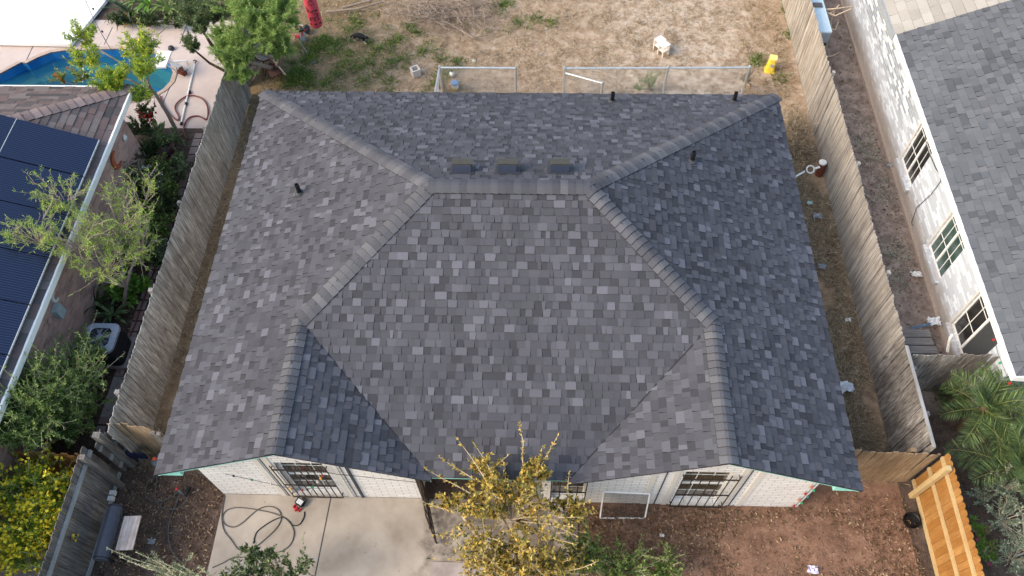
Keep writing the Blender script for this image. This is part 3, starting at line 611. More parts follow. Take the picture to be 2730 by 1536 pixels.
# ------------------------------------------------------------------ left neighbour house
LX, LY, LZ, LS = -3.3, 9.9, 2.5, .42
lh = thing('house', (-7, 4, 0), 'brown shingled brick house with solar panels beside the pool', 'house')
mb = MB(); e0, e1 = Vector((LX, -3, LZ)), Vector((LX, LY, LZ)); tt = 5.0
hp = Vector((LX - tt, LY - tt, LZ + LS * tt)); pl1 = [e0, e1, hp, Vector((LX - tt, -3, LZ + LS * tt))]; pl2 = [e1, Vector((LX - 9.5, LY, LZ)), Vector((LX - 9.5, LY - tt, LZ + LS * tt)), hp]
shingles(mb, pl1, 21, e=.17, org=e0, wmin=.15, wmax=.4, th=(.01, .018)); shingles(mb, pl2, 22, e=.17, org=e1, wmin=.15, wmax=.4, th=(.01, .018))
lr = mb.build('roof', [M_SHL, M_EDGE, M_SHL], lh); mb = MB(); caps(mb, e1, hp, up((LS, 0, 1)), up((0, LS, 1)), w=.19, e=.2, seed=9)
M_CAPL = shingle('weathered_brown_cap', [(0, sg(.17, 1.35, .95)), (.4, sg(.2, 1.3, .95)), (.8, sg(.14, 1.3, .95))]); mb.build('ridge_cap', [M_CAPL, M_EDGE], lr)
mb = MB(); [mb.prism([p - Vector((0, 0, .008)) for p in q], (0, 0, -.03)) for q in (pl1, pl2)]; mb.build('roof_deck', M_DECK, lr)
parts('gutter', M_WHITE, lh, (LX + .002, LX + .05, -3, LY, LZ - .13, LZ + .02), (-12.8, LX, LY + .002, LY + .05, LZ - .13, LZ + .012))
mb = MB(); mb.bb(LX - .42, LX, -3, LY - .05, LZ - .15, LZ - .135); mb.build('soffit', M_WOFF, lh)
mb = MB(); mb.bb(-12.5, -3.68, -3, 9.5, 0, LZ - .16); mb.build('wall', M_BRD, lh)
up_ = Vector((-1, 0, LS)).normalized(); nl = up((LS, 0, 1))
for y1_, y0_ in ((7.92, 6.79), (6.76, 5.67), (5.64, 4.52), (4.49, 3.34), (3.31, 2.17), (2.14, 1.0)):
    for j in range(2):
        m = MB(); p = Vector((-3.47 - j * 1.62, 0, LZ + LS * .17 + j * 1.62 * LS)) + nl * .11
        m.prism([p + Vector((0, y0_, 0)), p + Vector((0, y1_, 0)), p + Vector((0, y1_, 0)) + up_ * 1.72, p + Vector((0, y0_, 0)) + up_ * 1.72], nl * .035)
        o = m.build('solar_panel', M_SOLAR, lr)
        m = MB(); q = p - up_ * .014 + nl * .016; m.bar(q + Vector((0, y0_, 0)), q + Vector((0, y1_, 0)), .022, .04); m.build('panel_frame', M_GALV, o)
m = MB(); m.box(at(165, 783, 1.5) , (.14, .24, .3)); o = m.build('meter_box', flat('pale_grey_box', lin((176, 190, 194)), .5), lh)
o.location = Vector((-3.6, 0, 0)) - Vector((at(165, 783, 1.5).x, 0, 0)) - wloc(lh)
def onwall(dx, dy, X):
    d = ray(dx, dy); return CAM + d * ((X - CAM.x) / d.x)
def crescent(name, p, R_, mat, label):
    m = MB(); pr = []
    for k in range(13): a = R(60 + 240 * k / 12); pr.append((math.cos(a) * R_, math.sin(a) * R_))
    for k in range(11): a = R(285 - 210 * k / 10); pr.append((R_ * .35 + math.cos(a) * R_ * .78, math.sin(a) * R_ * .78))
    m.prism([p + Vector((0, y_, z_)) for y_, z_ in pr], (.04, 0, 0)); return tag(m.build(name, mat), label, 'wall plaque')
crescent('moon_plaque', onwall(291, 402, -3.66), .24, M_TERRA, 'large terracotta crescent moon plaque on the brick wall')
crescent('moon_plaque', onwall(136, 748, -3.66), .12, M_WHITE, 'small white crescent moon plaque low on the brick wall')
m = MB(); m.lathe(onwall(125, 808, -3.66), [(.05, 0), (.08, .012), (.05, .03)], 14, Matrix.Rotation(R(90), 3, 'Y')); tag(m.build('wall_plaque', M_BRD), 'round dusty pink plaque near the meter box', 'wall plaque')
m = MB(); m.lathe(onwall(312, 347, -3.66), [(.07, 0), (.09, .03), (.03, .07)], 14, Matrix.Rotation(R(90), 3, 'Y')); tag(m.build('wall_lamp', M_WHITE), 'round white fitting on the brick wall under the roof corner', 'wall lamp')

# ------------------------------------------------------------------ right neighbour house
RX, RZ, RS = 16.36, 2.5, .45
rh = thing('house', (21, 7, 0), 'white painted brick house with slate grey shingle roof on the right', 'house')
a0, a1 = Vector((RX, 2.2, RZ)), Vector((RX, 12.05, RZ)); t_ = 6.5
ov = Vector((t_, 0, t_ * RS)); mb = MB(); shingles(mb, [a0, a1, a1 + ov, a0 + Vector((t_, t_, t_ * RS))], 31, e=.165, org=a0, wmin=.09, wmax=.26)
shingles(mb, [Vector((30, 2.2, RZ)), a0, a0 + Vector((t_, t_, t_ * RS)), Vector((30, 2.2 + t_, RZ + t_ * RS))], 32, e=.165, org=a0)
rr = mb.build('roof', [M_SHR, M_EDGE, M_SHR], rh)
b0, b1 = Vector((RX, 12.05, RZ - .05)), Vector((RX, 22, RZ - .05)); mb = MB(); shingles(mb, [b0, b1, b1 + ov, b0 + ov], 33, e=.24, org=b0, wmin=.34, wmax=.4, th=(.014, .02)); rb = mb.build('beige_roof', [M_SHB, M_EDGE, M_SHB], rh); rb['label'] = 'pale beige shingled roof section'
mb = MB(); mb.prism([p - Vector((0, 0, .01)) for p in (a0, a1, a1 + ov, a0 + Vector((t_, t_, t_ * RS)))], (0, 0, -.03)); mb.prism([p - Vector((0, 0, .01)) for p in (b0, b1, b1 + ov, b0 + ov)], (0, 0, -.03)); mb.build('roof_deck', M_DECK, rr)
parts('fascia', M_WHITE, rh, (RX - .03, RX - .002, 2.2, 12.05, RZ - .15, RZ + .012), (RX - .03, 30, 2.168, 2.198, RZ - .151, RZ + .011))
mb = MB(); mb.bb(RX - .06, RX - .002, 12.06, 22, RZ - .18, RZ - .03); mb.build('metal_gutter', M_GREYP, rh)
mb = MB(); mb.bb(RX, 16.9, 2.2, 22, RZ - .2, RZ - .152); mb.build('soffit', M_WOFF, rh)
wl = MB(); WIN = ((8.56, 9.55, .5, 2.26), (5.72, 6.72, .5, 2.26), (3.28, 4.54, .44, 2.26)); ye = 2.6
for (y0_, y1_, z0_, z1_) in sorted(WIN):
    wl.bb(16.68, 16.9, ye, y0_, 0, 2.3); wl.bb(16.68, 16.9, y0_, y1_, 0, z0_); wl.bb(16.68, 16.9, y0_, y1_, z1_, 2.3); ye = y1_
wl.bb(16.68, 16.9, ye, 22, 0, 2.3); wl.bb(16.9, 30, 2.6, 2.8, 0, 2.3); wl.build('wall', M_BRR, rh)
mb = MB(); mb.bb(16.6, 16.679, 2.6, 3.3, 0, .22); mb.bb(16.6, 16.679, 3.31, 22, -.02, .08); mb.build('footing', flat('dirty_concrete', lin((168, 152, 140)), .95), rh)
for (y0_, y1_, z0_, z1_), gl_ in zip(WIN, (M_GLASS, M_GLASSG, M_GLASS)):
    w_ = window(rh, y1_ - y0_, z1_ - z0_, 4, 3, gl_, M_WHITE, split_x=True, t=.032, mull=.016); place(w_, 16.72, y1_, z0_, R(-90))
    if gl_ is M_GLASS and y0_ < 4:
        m = MB(); m.bb(.05, (y1_ - y0_) / 2 - .03, .004, .008, .05, z1_ - z0_ - .05)
        # insect screen over one sash
        s_ = m.build('insect_screen', flat('dark_mesh', (.05, .053, .058), .9), w_); s_.location = (0, 0, 0); s_.location.x = (y1_ - y0_) / 2
    m = MB(); m.bb(16.58, 16.679, y0_ - .06, y1_ + .06, z0_ - .12, z0_ - .02); m.build('window_sill', M_BRR, rh)
    m = MB(); m.bb(16.66, 16.78, y1_ + .002, y1_ + .05, z0_, z1_); m.build('window_jamb', M_WOFF, rh)
m = MB(); pts = [onwall(*q, 16.65) for q in ((2323, 318), (2330, 370), (2352, 422), (2364, 440), (2366, 455), (2340, 490), (2305, 522), (2292, 560), (2296, 568))]; m.tube(pts, .009, 5); tag(m.build('loose_cable', M_DKGREY), 'loose thin cable dangling across the white brick wall', 'cable')
m = MB(); q = [onwall(*p, 16.33) for p in ((2476, 893), (2487, 915), (2495, 940), (2504, 980), (2520, 945))]; m.tube([(16.3, 3.2, 2.35), (16.3, 2.8, 2.3), (16.3, 2.3, 2.33), (16.36, 2.14, 2.36), (17.5, 2.14, 2.33)], .006, 4); o = m.build('string_lights', M_DKGREY); tag(o, 'string of coloured bulbs along the right house eave corner', 'string lights')
for k, (p, mt) in enumerate((((16.3, 3.1, 2.31), M_RED), ((16.3, 2.6, 2.27), flat('green_bulb', lin((40, 150, 100)), .3)), ((16.33, 2.14, 2.3), M_RED))):
    m = MB(); m.lathe(p, [(.012, .04), (.025, .0), (.02, -.03), (.004, -.05)], 8); m.build('bulb', mt, o)

# ------------------------------------------------------------------ foliage helpers
RG = np.random.default_rng(5)
def unit(a): return a / np.maximum(np.linalg.norm(a, axis=-1, keepdims=True), 1e-9)
def leafmesh(name, mat, P, Dr, L, Wd, parent=None, fold=.25, loc=None):
    """many separate leaf blades: base points P, directions Dr, lengths L, widths Wd"""
    N = len(P); Dr = unit(Dr); side = unit(np.cross(Dr, RG.normal(size=(N, 3)))); nr = np.cross(Dr, side)
    L = np.broadcast_to(np.asarray(L), (N,))[:, None]; Wd = np.broadcast_to(np.asarray(Wd), (N,))[:, None]
    V = np.stack([P, P + Dr * L * .5 + side * Wd * .5 + nr * Wd * fold, P + Dr * L, P + Dr * L * .5 - side * Wd * .5 + nr * Wd * fold], 1).reshape(-1, 3)
    if parent is not None: V = V - np.array(wloc(parent))
    elif loc is not None: V = V - np.array(loc)
    me = bpy.data.meshes.new(name); me.vertices.add(4 * N); me.vertices.foreach_set('co', V.astype(np.float32).ravel())
    me.loops.add(4 * N); me.loops.foreach_set('vertex_index', np.arange(4 * N, dtype=np.int32)); me.polygons.add(N)
    me.polygons.foreach_set('loop_start', np.arange(0, 4 * N, 4, dtype=np.int32)); me.update(calc_edges=True); me.materials.append(mat)
    o = bpy.data.objects.new(name, me); COL.objects.link(o)
    if parent is not None: o.parent = parent
    elif loc is not None: o.location = loc
    return o
def sph(n, flat_=1.):
    v = unit(RG.normal(size=(n, 3))); v[:, 2] *= flat_; return v
def shrub(name, label, cat, base, lobes, leaf, wood_, L, Wd, lpt, tr=.006, trunk=.04, bare=.35, up=.25, sag=0., spread=.7, flowers=None, group=None, limb_to=True, wob=.12, tipf=1., hubz=.6, sub=2, fork=None):
    """branching plant: lobes = [(centre, (rx, ry, rz), twigs)]; leaves along the outer part of each twig"""
    root = thing(name, base, label, cat, group); m = MB(); base = np.array(base, float); P = []; Dd = []; tips = []
    if fork is not None: fork = np.array(fork, float); m.tube([base, base * .5 + fork * .5 + RG.normal(size=3) * .03, fork], [trunk * 1.15, trunk, trunk * .85], 7); base = fork; trunk *= .6
    for c, r, n_ in lobes:
        c = np.array(c, float); r = np.array(r, float); hub = c - np.array([0, 0, r[2] * hubz])
        mid = (base + hub) / 2 + RG.normal(size=3) * .08 * np.linalg.norm(hub - base)
        if limb_to: m.tube([base, mid, hub], [trunk, trunk * .75, trunk * .5], 6)
        for k in range(n_):
            d = unit(RG.normal(size=3)); d[2] = d[2] * .8 + .15; rad = RG.uniform(.6, 1.08) * (1 + .22 * math.sin(3 * d[0] + 5 * d[1] + c[0]))
            tgt = c + r * d * rad; st = hub + (tgt - hub) * RG.uniform(0, .25) * np.array([1, 1, .6]); ln = np.linalg.norm(tgt - st)
            q = [st + (tgt - st) * t + RG.normal(size=3) * wob * ln * (t * (1.15 - t)) - np.array([0, 0, sag * ln * t * t]) for t in (0, .33, .66, 1)]
            m.tube(q, [tr * 1.8, tr * 1.3, tr, tr * .5], 3, False); q = np.array(q); paths = [q]
            for s_ in range(sub):
                t0 = RG.uniform(.35, .8); i = min(2, int(t0 * 3)); a = q[i] + (q[i + 1] - q[i]) * (t0 * 3 - i); e = a + (unit(q[3] - q[0]) + RG.normal(size=3) * .7) * ln * RG.uniform(.18, .38)
                sq = np.array([a, (a + e) / 2 + RG.normal(size=3) * .03 * ln, e]); m.tube(sq, [tr, tr * .7, tr * .4], 3, False); paths.append(np.array([sq[0], sq[0] * .5 + sq[1] * .5, sq[1], sq[2]]))
            for pi, pp in enumerate(paths):
                nl_ = max(2, int(lpt * (1 if pi == 0 else .45))); t = bare + (1 - bare) * RG.uniform(0, 1, nl_) ** (1 / tipf)
                if pi: t = RG.uniform(.15, 1, nl_) ** (1 / tipf)
                x = t * 3; i = np.minimum(2, x.astype(int)); a = pp[i] + (pp[i + 1] - pp[i]) * (x - i)[:, None]; td = unit(pp[i + 1] - pp[i])
                P.append(a); Dd.append(td * .55 + RG.normal(size=(nl_, 3)) * spread + np.array([0, 0, up])); tips.append(pp[3])
    m.build('branches', wood_, root)
    P = np.concatenate(P); Dd = np.concatenate(Dd); N = len(P)
    leafmesh('foliage', leaf, P, Dd, L * RG.uniform(.6, 1.25, N), Wd * RG.uniform(.7, 1.2, N), root)
    if flowers:
        mat_, cnt, fl, fw, nb = flowers; tips = np.array(tips); tips = tips[RG.permutation(len(tips))[:cnt]]; kk = len(tips)
        FP = np.repeat(tips, nb, 0) + RG.normal(size=(kk * nb, 3)) * fl * .5; leafmesh('blossom', mat_, FP, RG.normal(size=(kk * nb, 3)) + np.array([0, -.2, .9]), fl, fw, root)['kind'] = 'stuff'
    return root
def rosette(name, label, cat, pos, n_, L, Wd, mat, arch=.5, el=(20, 80), flat_=.15, group=None, seed=0):
    """strap leaves arching out of one crown"""
    r = random.Random(seed + int(abs(pos[0] * 91 + pos[1] * 37))); m = MB(); pos = Vector(pos)
    for k in range(n_):
        az = k * 2.4 + r.uniform(-.3, .3); e = R(r.uniform(*el)); l = L * r.uniform(.7, 1.15); h = Vector((math.cos(az), math.sin(az), 0)); s_ = Vector((-h.y, h.x, 0)); p = pos + h * .02; pts = []
        for i in range(6):
            t = i / 5; w = Wd * (.5 + 1.6 * t * (1 - t) * 1.6) * (1 if t < .99 else .05); a = e - arch * t * 1.6
            pts.append((p - s_ * w / 2, p + Vector((0, 0, -w * flat_)), p + s_ * w / 2)); p = p + (h * math.cos(a) + Vector((0, 0, 1)) * math.sin(a)) * l / 5
        for a, b in zip(pts, pts[1:]): m.mesh(list(a) + list(b), [(0, 1, 4, 3), (1, 2, 5, 4)])
    return tag(m.build(name, mat, loc=pos), label, cat, group)
def palm(name, label, pos, nf_, L, mat, trunk_h=.5, el=(5, 75), arch=.9, ll=.28, lw=.0085, nlf=34, group=None):
    pos = Vector(pos); root = thing(name, pos, label, 'palm', group); m = MB(); m.lathe(pos, [(.11, 0), (.12, trunk_h * .5), (.1, trunk_h), (.03, trunk_h + .12)], 10); m.build('trunk', M_BARKD, root)
    r = random.Random(int(abs(pos.x * 100)))
    for k in range(nf_):
        az = k * 2.4 + r.uniform(-.25, .25); e = R(r.uniform(*el)); l = L * r.uniform(.75, 1.1); h = Vector((math.cos(az), math.sin(az), 0)); p = pos + Vector((0, 0, trunk_h + .05)); pts = []
        for i in range(9):
            t = i / 8; a = e - arch * t * t * 1.5; pts.append(p.copy()); p = p + (h * math.cos(a) + Vector((0, 0, 1)) * math.sin(a)) * l / 8
        mm = MB(); mm.tube(pts, [.012 - .001 * i for i in range(9)], 4); fr = mm.build('frond', M_LST, root)
        A = np.array([list(q) for q in pts]); t = np.linspace(.12, 1, nlf); x = t * 8 - 1e-6; i = x.astype(int); b = A[i] + (A[i + 1] - A[i]) * (x - i)[:, None]; td = unit(A[i + 1] - A[i]); s_ = np.array([-h.y, h.x, 0.]); upv = np.cross(s_, td) * -1
        Pp = np.concatenate([b, b]); Dd = np.concatenate([td * .75 + s_ + upv * .25, td * .75 - s_ + upv * .25]) + RG.normal(size=(2 * nlf, 3)) * .08; Ls = np.concatenate([np.sin(np.pi * np.clip(t * .9 + .08, 0, 1)) ** .6] * 2) * ll
        leafmesh('leaflets', mat, Pp, Dd, Ls, lw * 1.6, fr)
    return root
M_LST = flat('palm_stalk', lin((120, 128, 70)), .6)
def V3(dx, dy, z=0.): return tuple(at(dx, dy, z))

# ------------------------------------------------------------------ trees and shrubs
shrub('tree', 'golden leaved tree with upright sprays in front of the recessed entry', 'tree', (7.2, -1.75, 0),
      [(V3(1285, 1290, 2.5), (.95, .9, .7), 44), (V3(1215, 1190, 2.9), (.42, .5, .5), 14), (V3(1345, 1185, 2.9), (.35, .5, .5), 14), (V3(1150, 1275, 2.6), (.5, .25, .3), 12), (V3(1420, 1280, 2.2), (.45, .4, .4), 14), (V3(1310, 1420, 2.2), (1.15, .65, .65), 54), (V3(1235, 1410, 2.0), (.55, .45, .45), 20), (V3(1400, 1430, 1.6), (.6, .45, .5), 24)],
      L_GOLD, M_TWIG, .078, .04, 42, .008, .06, .2, .2, spread=.75, tipf=1.2, sub=3)
for (tx, ty, tz), (bx, by, bz) in (((1305, 1062, 3.6), (1320, 1190, 3.0)), ((1145, 1098, 3.3), (1220, 1200, 2.8)), ((1400, 1097, 3.3), (1350, 1190, 2.9)), ((1065, 1262, 2.7), (1170, 1300, 2.4)), ((1430, 1185, 2.8), (1420, 1260, 2.3)), ((1060, 1205, 2.9), (1160, 1240, 2.5))):
    pass
def spray(tree, ends, leaf, wood_, L, Wd, n_=26):
    """long single shoots sticking out of a crown"""
    m = MB(); P = []; Dd = []
    for (t_, b_) in ends:
        a, b = np.array(V3(*b_)), np.array(V3(*t_)); ln = np.linalg.norm(b - a); q = [a + (b - a) * t + RG.normal(size=3) * .03 * ln * (1 - t) for t in (0, .3, .6, 1)]; m.tube(q, [.012, .01, .008, .004], 4); q = np.array(q)
        t = RG.uniform(.1, 1, n_); x = t * 3; i = np.minimum(2, x.astype(int)); P.append(q[i] + (q[i + 1] - q[i]) * (x - i)[:, None]); Dd.append(unit(q[i + 1] - q[i]) * .7 + RG.normal(size=(n_, 3)) * .6)
    m.build('shoots', wood_, tree); P = np.concatenate(P); Dd = np.concatenate(Dd); leafmesh('shoot_leaves', leaf, P, Dd, L * RG.uniform(.7, 1.2, len(P)), Wd, tree)
spray([o for o in COL.objects if o.name == 'tree'][0], [((1305, 1062, 3.6), (1325, 1190, 2.9)), ((1145, 1098, 3.3), (1240, 1215, 2.8)), ((1188, 1110, 3.3), (1260, 1220, 2.8)), ((1402, 1097, 3.3), (1345, 1200, 2.9)), ((1062, 1262, 2.7), (1180, 1300, 2.4)), ((1432, 1185, 2.8), (1425, 1270, 2.3)), ((1072, 1180, 2.9), (1180, 1240, 2.6)), ((1110, 1345, 2.5), (1200, 1310, 2.3)), ((1480, 1262, 2.4), (1420, 1280, 2.2)), ((1365, 1120, 3.2), (1350, 1190, 2.8)), ((1105, 1150, 3.), (1200, 1215, 2.7))], L_GOLD, M_TWIG, .072, .034, 44)
shrub('shrub', 'leafy green shrub at the lower right of the golden tree', 'shrub', (8.9, -1.75, 0), [(V3(1560, 1430, .9), (.75, .5, .55), 60), (V3(1670, 1425, .7), (.42, .4, .4), 28), (V3(1470, 1390, 1.), (.5, .45, .5), 34), (V3(1385, 1440, 1.), (.5, .4, .5), 30)], L_MID, M_TWIG, .07, .034, 30, .005, .03, .2, .2)
s_ = shrub('shrub', 'pale sage shrub with long leggy shoots at the bottom left', 'shrub', (.75, -2.2, 0), [(V3(440, 1455, 1.), (.6, .4, .4), 34)], L_SAGE, M_TWIG, .05, .02, 40, .006, .03, .1, .2, tipf=1.3)
spray(s_, [((268, 1378, 1.5), (460, 1450, 1.0)), ((342, 1388, 1.5), (490, 1460, 1.)), ((300, 1400, 1.4), (480, 1470, 1.)), ((400, 1410, 1.4), (520, 1470, 1.)), ((360, 1420, 1.3), (470, 1470, 1.)), ((450, 1420, 1.4), (540, 1475, 1.)), ((500, 1425, 1.4), (560, 1475, 1.))], L_SAGE, M_TWIG, .055, .022, 90)
shrub('shrub', 'dark glossy leaved shrub on the patio edge at the bottom', 'shrub', (2.3, -2.3, 0), [(V3(635, 1390, 1.3), (.24, .24, .24), 14), (V3(640, 1445, 1.2), (.45, .3, .35), 18), (V3(725, 1440, 1.2), (.45, .35, .4), 20), (V3(690, 1405, 1.3), (.35, .2, .2), 8), (V3(570, 1455, 1.2), (.3, .2, .25), 8)], L_DARK, M_TWIG, .09, .04, 22, .005, .02, .25, .1)
shrub('shrub', 'big bushy green shrub beside the left brick wall', 'shrub', (-3.35, 1.6, 0), [(V3(150, 965, 1.6), (.95, .95, .85), 120), (V3(70, 1010, 2.1), (.85, .8, .7), 100), (V3(210, 900, 1.2), (.5, .5, .5), 34), (V3(210, 1020, 1.0), (.5, .5, .5), 34), (V3(30, 1080, 1.9), (.8, .6, .6), 70), (V3(150, 1070, 1.0), (.7, .45, .5), 36)], L_MID, M_TWIG, .07, .026, 50, .005, .05, .15, .25, sub=3)
shrub('shrub', 'bush covered in yellow trumpet flowers at the lower left', 'shrub', (-2.9, -.6, 0), [(V3(60, 1230, 1.2), (.8, .65, .6), 70), (V3(80, 1320, 1.1), (.85, .65, .6), 80), (V3(40, 1380, 1.), (.7, .5, .5), 44), (V3(130, 1275, 1.2), (.45, .5, .45), 34)], L_LIME, M_TWIG, .085, .024, 44, .005, .04, .2, .15, flowers=(L_YELF, 480, .085, .06, 5))
shrub('tree', 'leaning tree with lime foliage, seed pods and yellow blooms beside the pool', 'tree', V3(447, 335, 0), [(V3(207, 85, 2.9), (.38, .38, .5), 20), (V3(205, 140, 2.9), (.5, .4, .4), 22), (V3(340, 110, 3.), (.55, .5, .5), 34), (V3(360, 165, 2.9), (.45, .45, .4), 24), (V3(285, 190, 2.8), (.6, .4, .4), 34), (V3(265, 205, 2.8), (.4, .3, .3), 16), (V3(350, 235, 2.4), (.3, .3, .35), 14)], L_LIME, M_BARK, .12, .026, 34, .008, .055, .25, -.25, sag=.15, fork=V3(388, 232, 1.7), flowers=(L_YELF, 12, .07, .06, 6), wob=.05)
t_ = shrub('tree', 'sparse twiggy tree with pale lime leaf tufts hanging over the solar panels', 'tree', V3(312, 770, 0), [(V3(275, 560, 2.6), (.8, .9, .7), 46), (V3(150, 490, 3.), (.7, .6, .5), 30), (V3(80, 590, 3.1), (.65, .5, .5), 26), (V3(180, 600, 2.9), (.7, .6, .5), 30), (V3(340, 500, 2.3), (.6, .7, .6), 32), (V3(340, 610, 2.1), (.6, .6, .6), 32), (V3(250, 660, 2.3), (.8, .5, .6), 30)], L_LIMEP, M_TWIGP, .11, .013, 17, .007, .05, .74, .1, tipf=2.2, sub=3, wob=.16, fork=V3(318, 722, .9))
shrub('tree', 'tall feathery bright green tree over the far end of the left fence', 'tree', (-.95, 13.4, 0), [(V3(590, 125, 2.3), (.72, .62, .55), 44), (V3(665, 55, 2.8), (.95, .8, .7), 60), (V3(620, 10, 3.), (.8, .7, .6), 40), (V3(700, 20, 2.9), (.6, .7, .6), 34), (V3(700, 110, 2.), (.45, .4, .5), 22), (V3(560, 90, 2.2), (.45, .4, .45), 20), (V3(600, 185, 1.8), (.4, .3, .3), 14)], L_MESQ, M_BARK, .11, .014, 150, .006, .08, .2, -.1, spread=.5, sub=3)
shrub('tree', 'dark juniper like tree standing left of the feathery tree', 'tree', (-2.2, 13.1, 0), [(V3(495, 45, 2.2), (.55, .5, .6), 46), (V3(480, 110, 1.3), (.32, .3, .35), 18), (V3(545, 25, 2.3), (.5, .45, .55), 34), (V3(465, 10, 2.3), (.4, .4, .4), 22)], L_PINE, M_BARKD, .085, .022, 80, .006, .05, .15, .3)
def many(kind, lst):
    for a in lst: kind(*a)
rosette('palm_plant', 'dark fan of palm leaves at the very top left garden', 'plant', V3(330, 40, .1), 26, 1.0, .07, L_DEEP, 1.1)
rosette('palm_plant', 'bright arching palm leaves beside the white cover', 'plant', V3(375, 12, .3), 24, .9, .06, L_BROAD, 1.1)
rosette('palm_plant', 'drooping strap leaves left of the juniper', 'plant', V3(425, 25, .2), 24, .9, .06, L_MID, 1.1)
shrub('shrub', 'low dark ground shrub in front of the far palms', 'shrub', V3(330, 55, 0), [(V3(300, 45, .35), (.45, .3, .3), 24), (V3(380, 50, .3), (.5, .3, .3), 26), (V3(440, 52, .35), (.4, .3, .3), 20)], L_DEEP, M_BARKD, .09, .035, 24)
shrub('shrub', 'small bush with orange flowers at the pool edge', 'shrub', V3(190, 214, 1.4), [(V3(150, 192, 1.75), (.3, .25, .3), 14), (V3(205, 192, 1.75), (.4, .25, .25), 18)], L_MID, M_TWIG, .07, .025, 22, .004, .012, .2, .2, flowers=(L_ORF, 12, .05, .05, 5))
shrub('shrub', 'rose bush with red blooms at the foot of the leaning tree', 'shrub', V3(385, 330, 0), [(V3(370, 280, .9), (.3, .3, .35), 16), (V3(360, 265, 1.1), (.25, .2, .25), 10)], L_DEEP, M_TWIG, .07, .045, 18, .004, .012, .2, .2, flowers=(L_REDF, 4, .08, .08, 10))
shrub('shrub', 'shrub with small white flowers beside the brick wall', 'shrub', V3(370, 500, 0), [(V3(375, 455, .9), (.4, .4, .4), 24), (V3(335, 430, .9), (.35, .3, .3), 16)], L_DEEP, M_TWIG, .06, .03, 24, .004, .015, .2, .2, flowers=(L_WHITE, 40, .045, .045, 5))
rosette('agave', 'grey green agave with broad spikes under the leaning tree', 'plant', V3(400, 345, .15), 22, .5, .11, L_PINE, .4)
rosette('bromeliad', 'burgundy rosette plant beside the white flowering shrub', 'plant', V3(430, 392, .3), 20, .42, .09, L_BURG, .8)
rosette('bromeliad', 'burgundy strap leaved plant below the sparse tree', 'plant', V3(318, 712, .3), 18, .42, .08, L_BURG, .9)
shrub('shrub', 'broad glossy green shrub next to the paver walk', 'shrub', V3(330, 745, 0), [(V3(310, 725, .5), (.45, .45, .35), 26), (V3(345, 715, .5), (.25, .3, .3), 12)], L_BROAD, M_TWIG, .14, .07, 16, .005, .015, .2, .3)
rosette('strap_plant', 'dark mottled strap leaved plant below the meter box', 'plant', V3(245, 775, .1), 30, .75, .07, L_DEEP, .9, el=(25, 85))
rosette('strap_plant', 'narrow dark strap leaves close to the paver walk', 'plant', V3(285, 795, .1), 18, .6, .06, L_PINE, 1., el=(25, 80))
for k, (x_, y_, l_) in enumerate(((400, 560, 'dark undergrowth shrub between the white flowers and the walk'), (395, 640, 'dark undergrowth shrub under the sparse tree'), (355, 395, 'dark undergrowth shrub between agave and white flowers'), (430, 470, 'dark trailing shrub along the fence edge of the walk'), (445, 420, 'small vine climbing by the fence top'), (350, 320, 'dark leafy plant under the brick house corner'))):
    shrub('shrub', l_, 'shrub', V3(x_, y_ + 15, 0), [(V3(x_, y_, .5), (.38, .42, .4), 24)], (L_MID, L_PINE, L_DEEP)[k % 3], M_BARKD, .09, .04, 30)
palm('palm', 'upper feathery palm in front of the mossy fence panel', (16.45, 2.15, 0), 26, 1.15, L_PALM, 1.0, nlf=60, ll=.33)
palm('palm', 'lower larger palm with long drooping fronds at the right edge', (16.85, 1.0, 0), 22, 1.3, L_PALM, .7, nlf=68, ll=.42)
shrub('shrub', 'silvery leaved straggly shrub at the lower right edge', 'shrub', (17.0, -.5, 0), [(V3(2540, 1220, .8), (.45, .5, .4), 30), (V3(2530, 1300, .7), (.55, .5, .4), 34), (V3(2560, 1400, .6), (.55, .55, .4), 34), (V3(2480, 1250, .5), (.3, .3, .3), 14)], L_SILV, M_TWIG, .06, .022, 30, .004, .02)
shrub('shrub', 'low plant with bright pink flowers behind the new fence', 'shrub', V3(2475, 1370, 0), [(V3(2460, 1335, .3), (.2, .3, .2), 14), (V3(2480, 1385, .25), (.25, .35, .2), 16)], L_BROAD, M_TWIG, .07, .022, 24, .004, .012, flowers=(L_PINKF, 14, .05, .05, 5))
shrub('shrub', 'dark low shrub in the shade below the palms', 'shrub', V3(2400, 1010, 0), [(V3(2400, 1000, .3), (.5, .4, .3), 26)], L_DEEP, M_BARKD, .08, .035, 24)
shrub('shrub', 'dry bush with long straw stems by the right fence', 'shrub', V3(2000, 290, 0), [(V3(2005, 300, .5), (.4, .7, .5), 40), (V3(2010, 350, .4), (.4, .6, .4), 30)], L_BRST, M_TWIG, .09, .014, 30, .005, .012, .1, .2, sub=1)
shrub('shrub', 'wispy green weed bush against the long chain link fence', 'shrub', V3(1640, 222, 0), [(V3(1635, 200, .5), (.28, .2, .4), 20), (V3(1610, 215, .4), (.2, .2, .25), 10)], L_MID, M_TWIG, .06, .015, 26)
shrub('shrub', 'dry tangled vine on the right end of the chain link fence', 'shrub', V3(1885, 215, 0), [(V3(1880, 190, .8), (.25, .25, .4), 22)], L_STRAW, M_TWIG, .07, .012, 20)
shrub('shrub', 'climbing weed on the left corner post of the chain link fence', 'shrub', V3(1112, 225, 0), [(V3(1112, 205, .5), (.18, .25, .5), 18)], L_STRAW, M_TWIG, .07, .014, 22)
shrub('weed', 'small green weed at the foot of the grey board fence', 'plant', (-1.6, -1.75, 0), [((-1.6, -1.75, .22), (.16, .22, .18), 14)], L_BROAD, M_TWIG, .07, .03, 16)
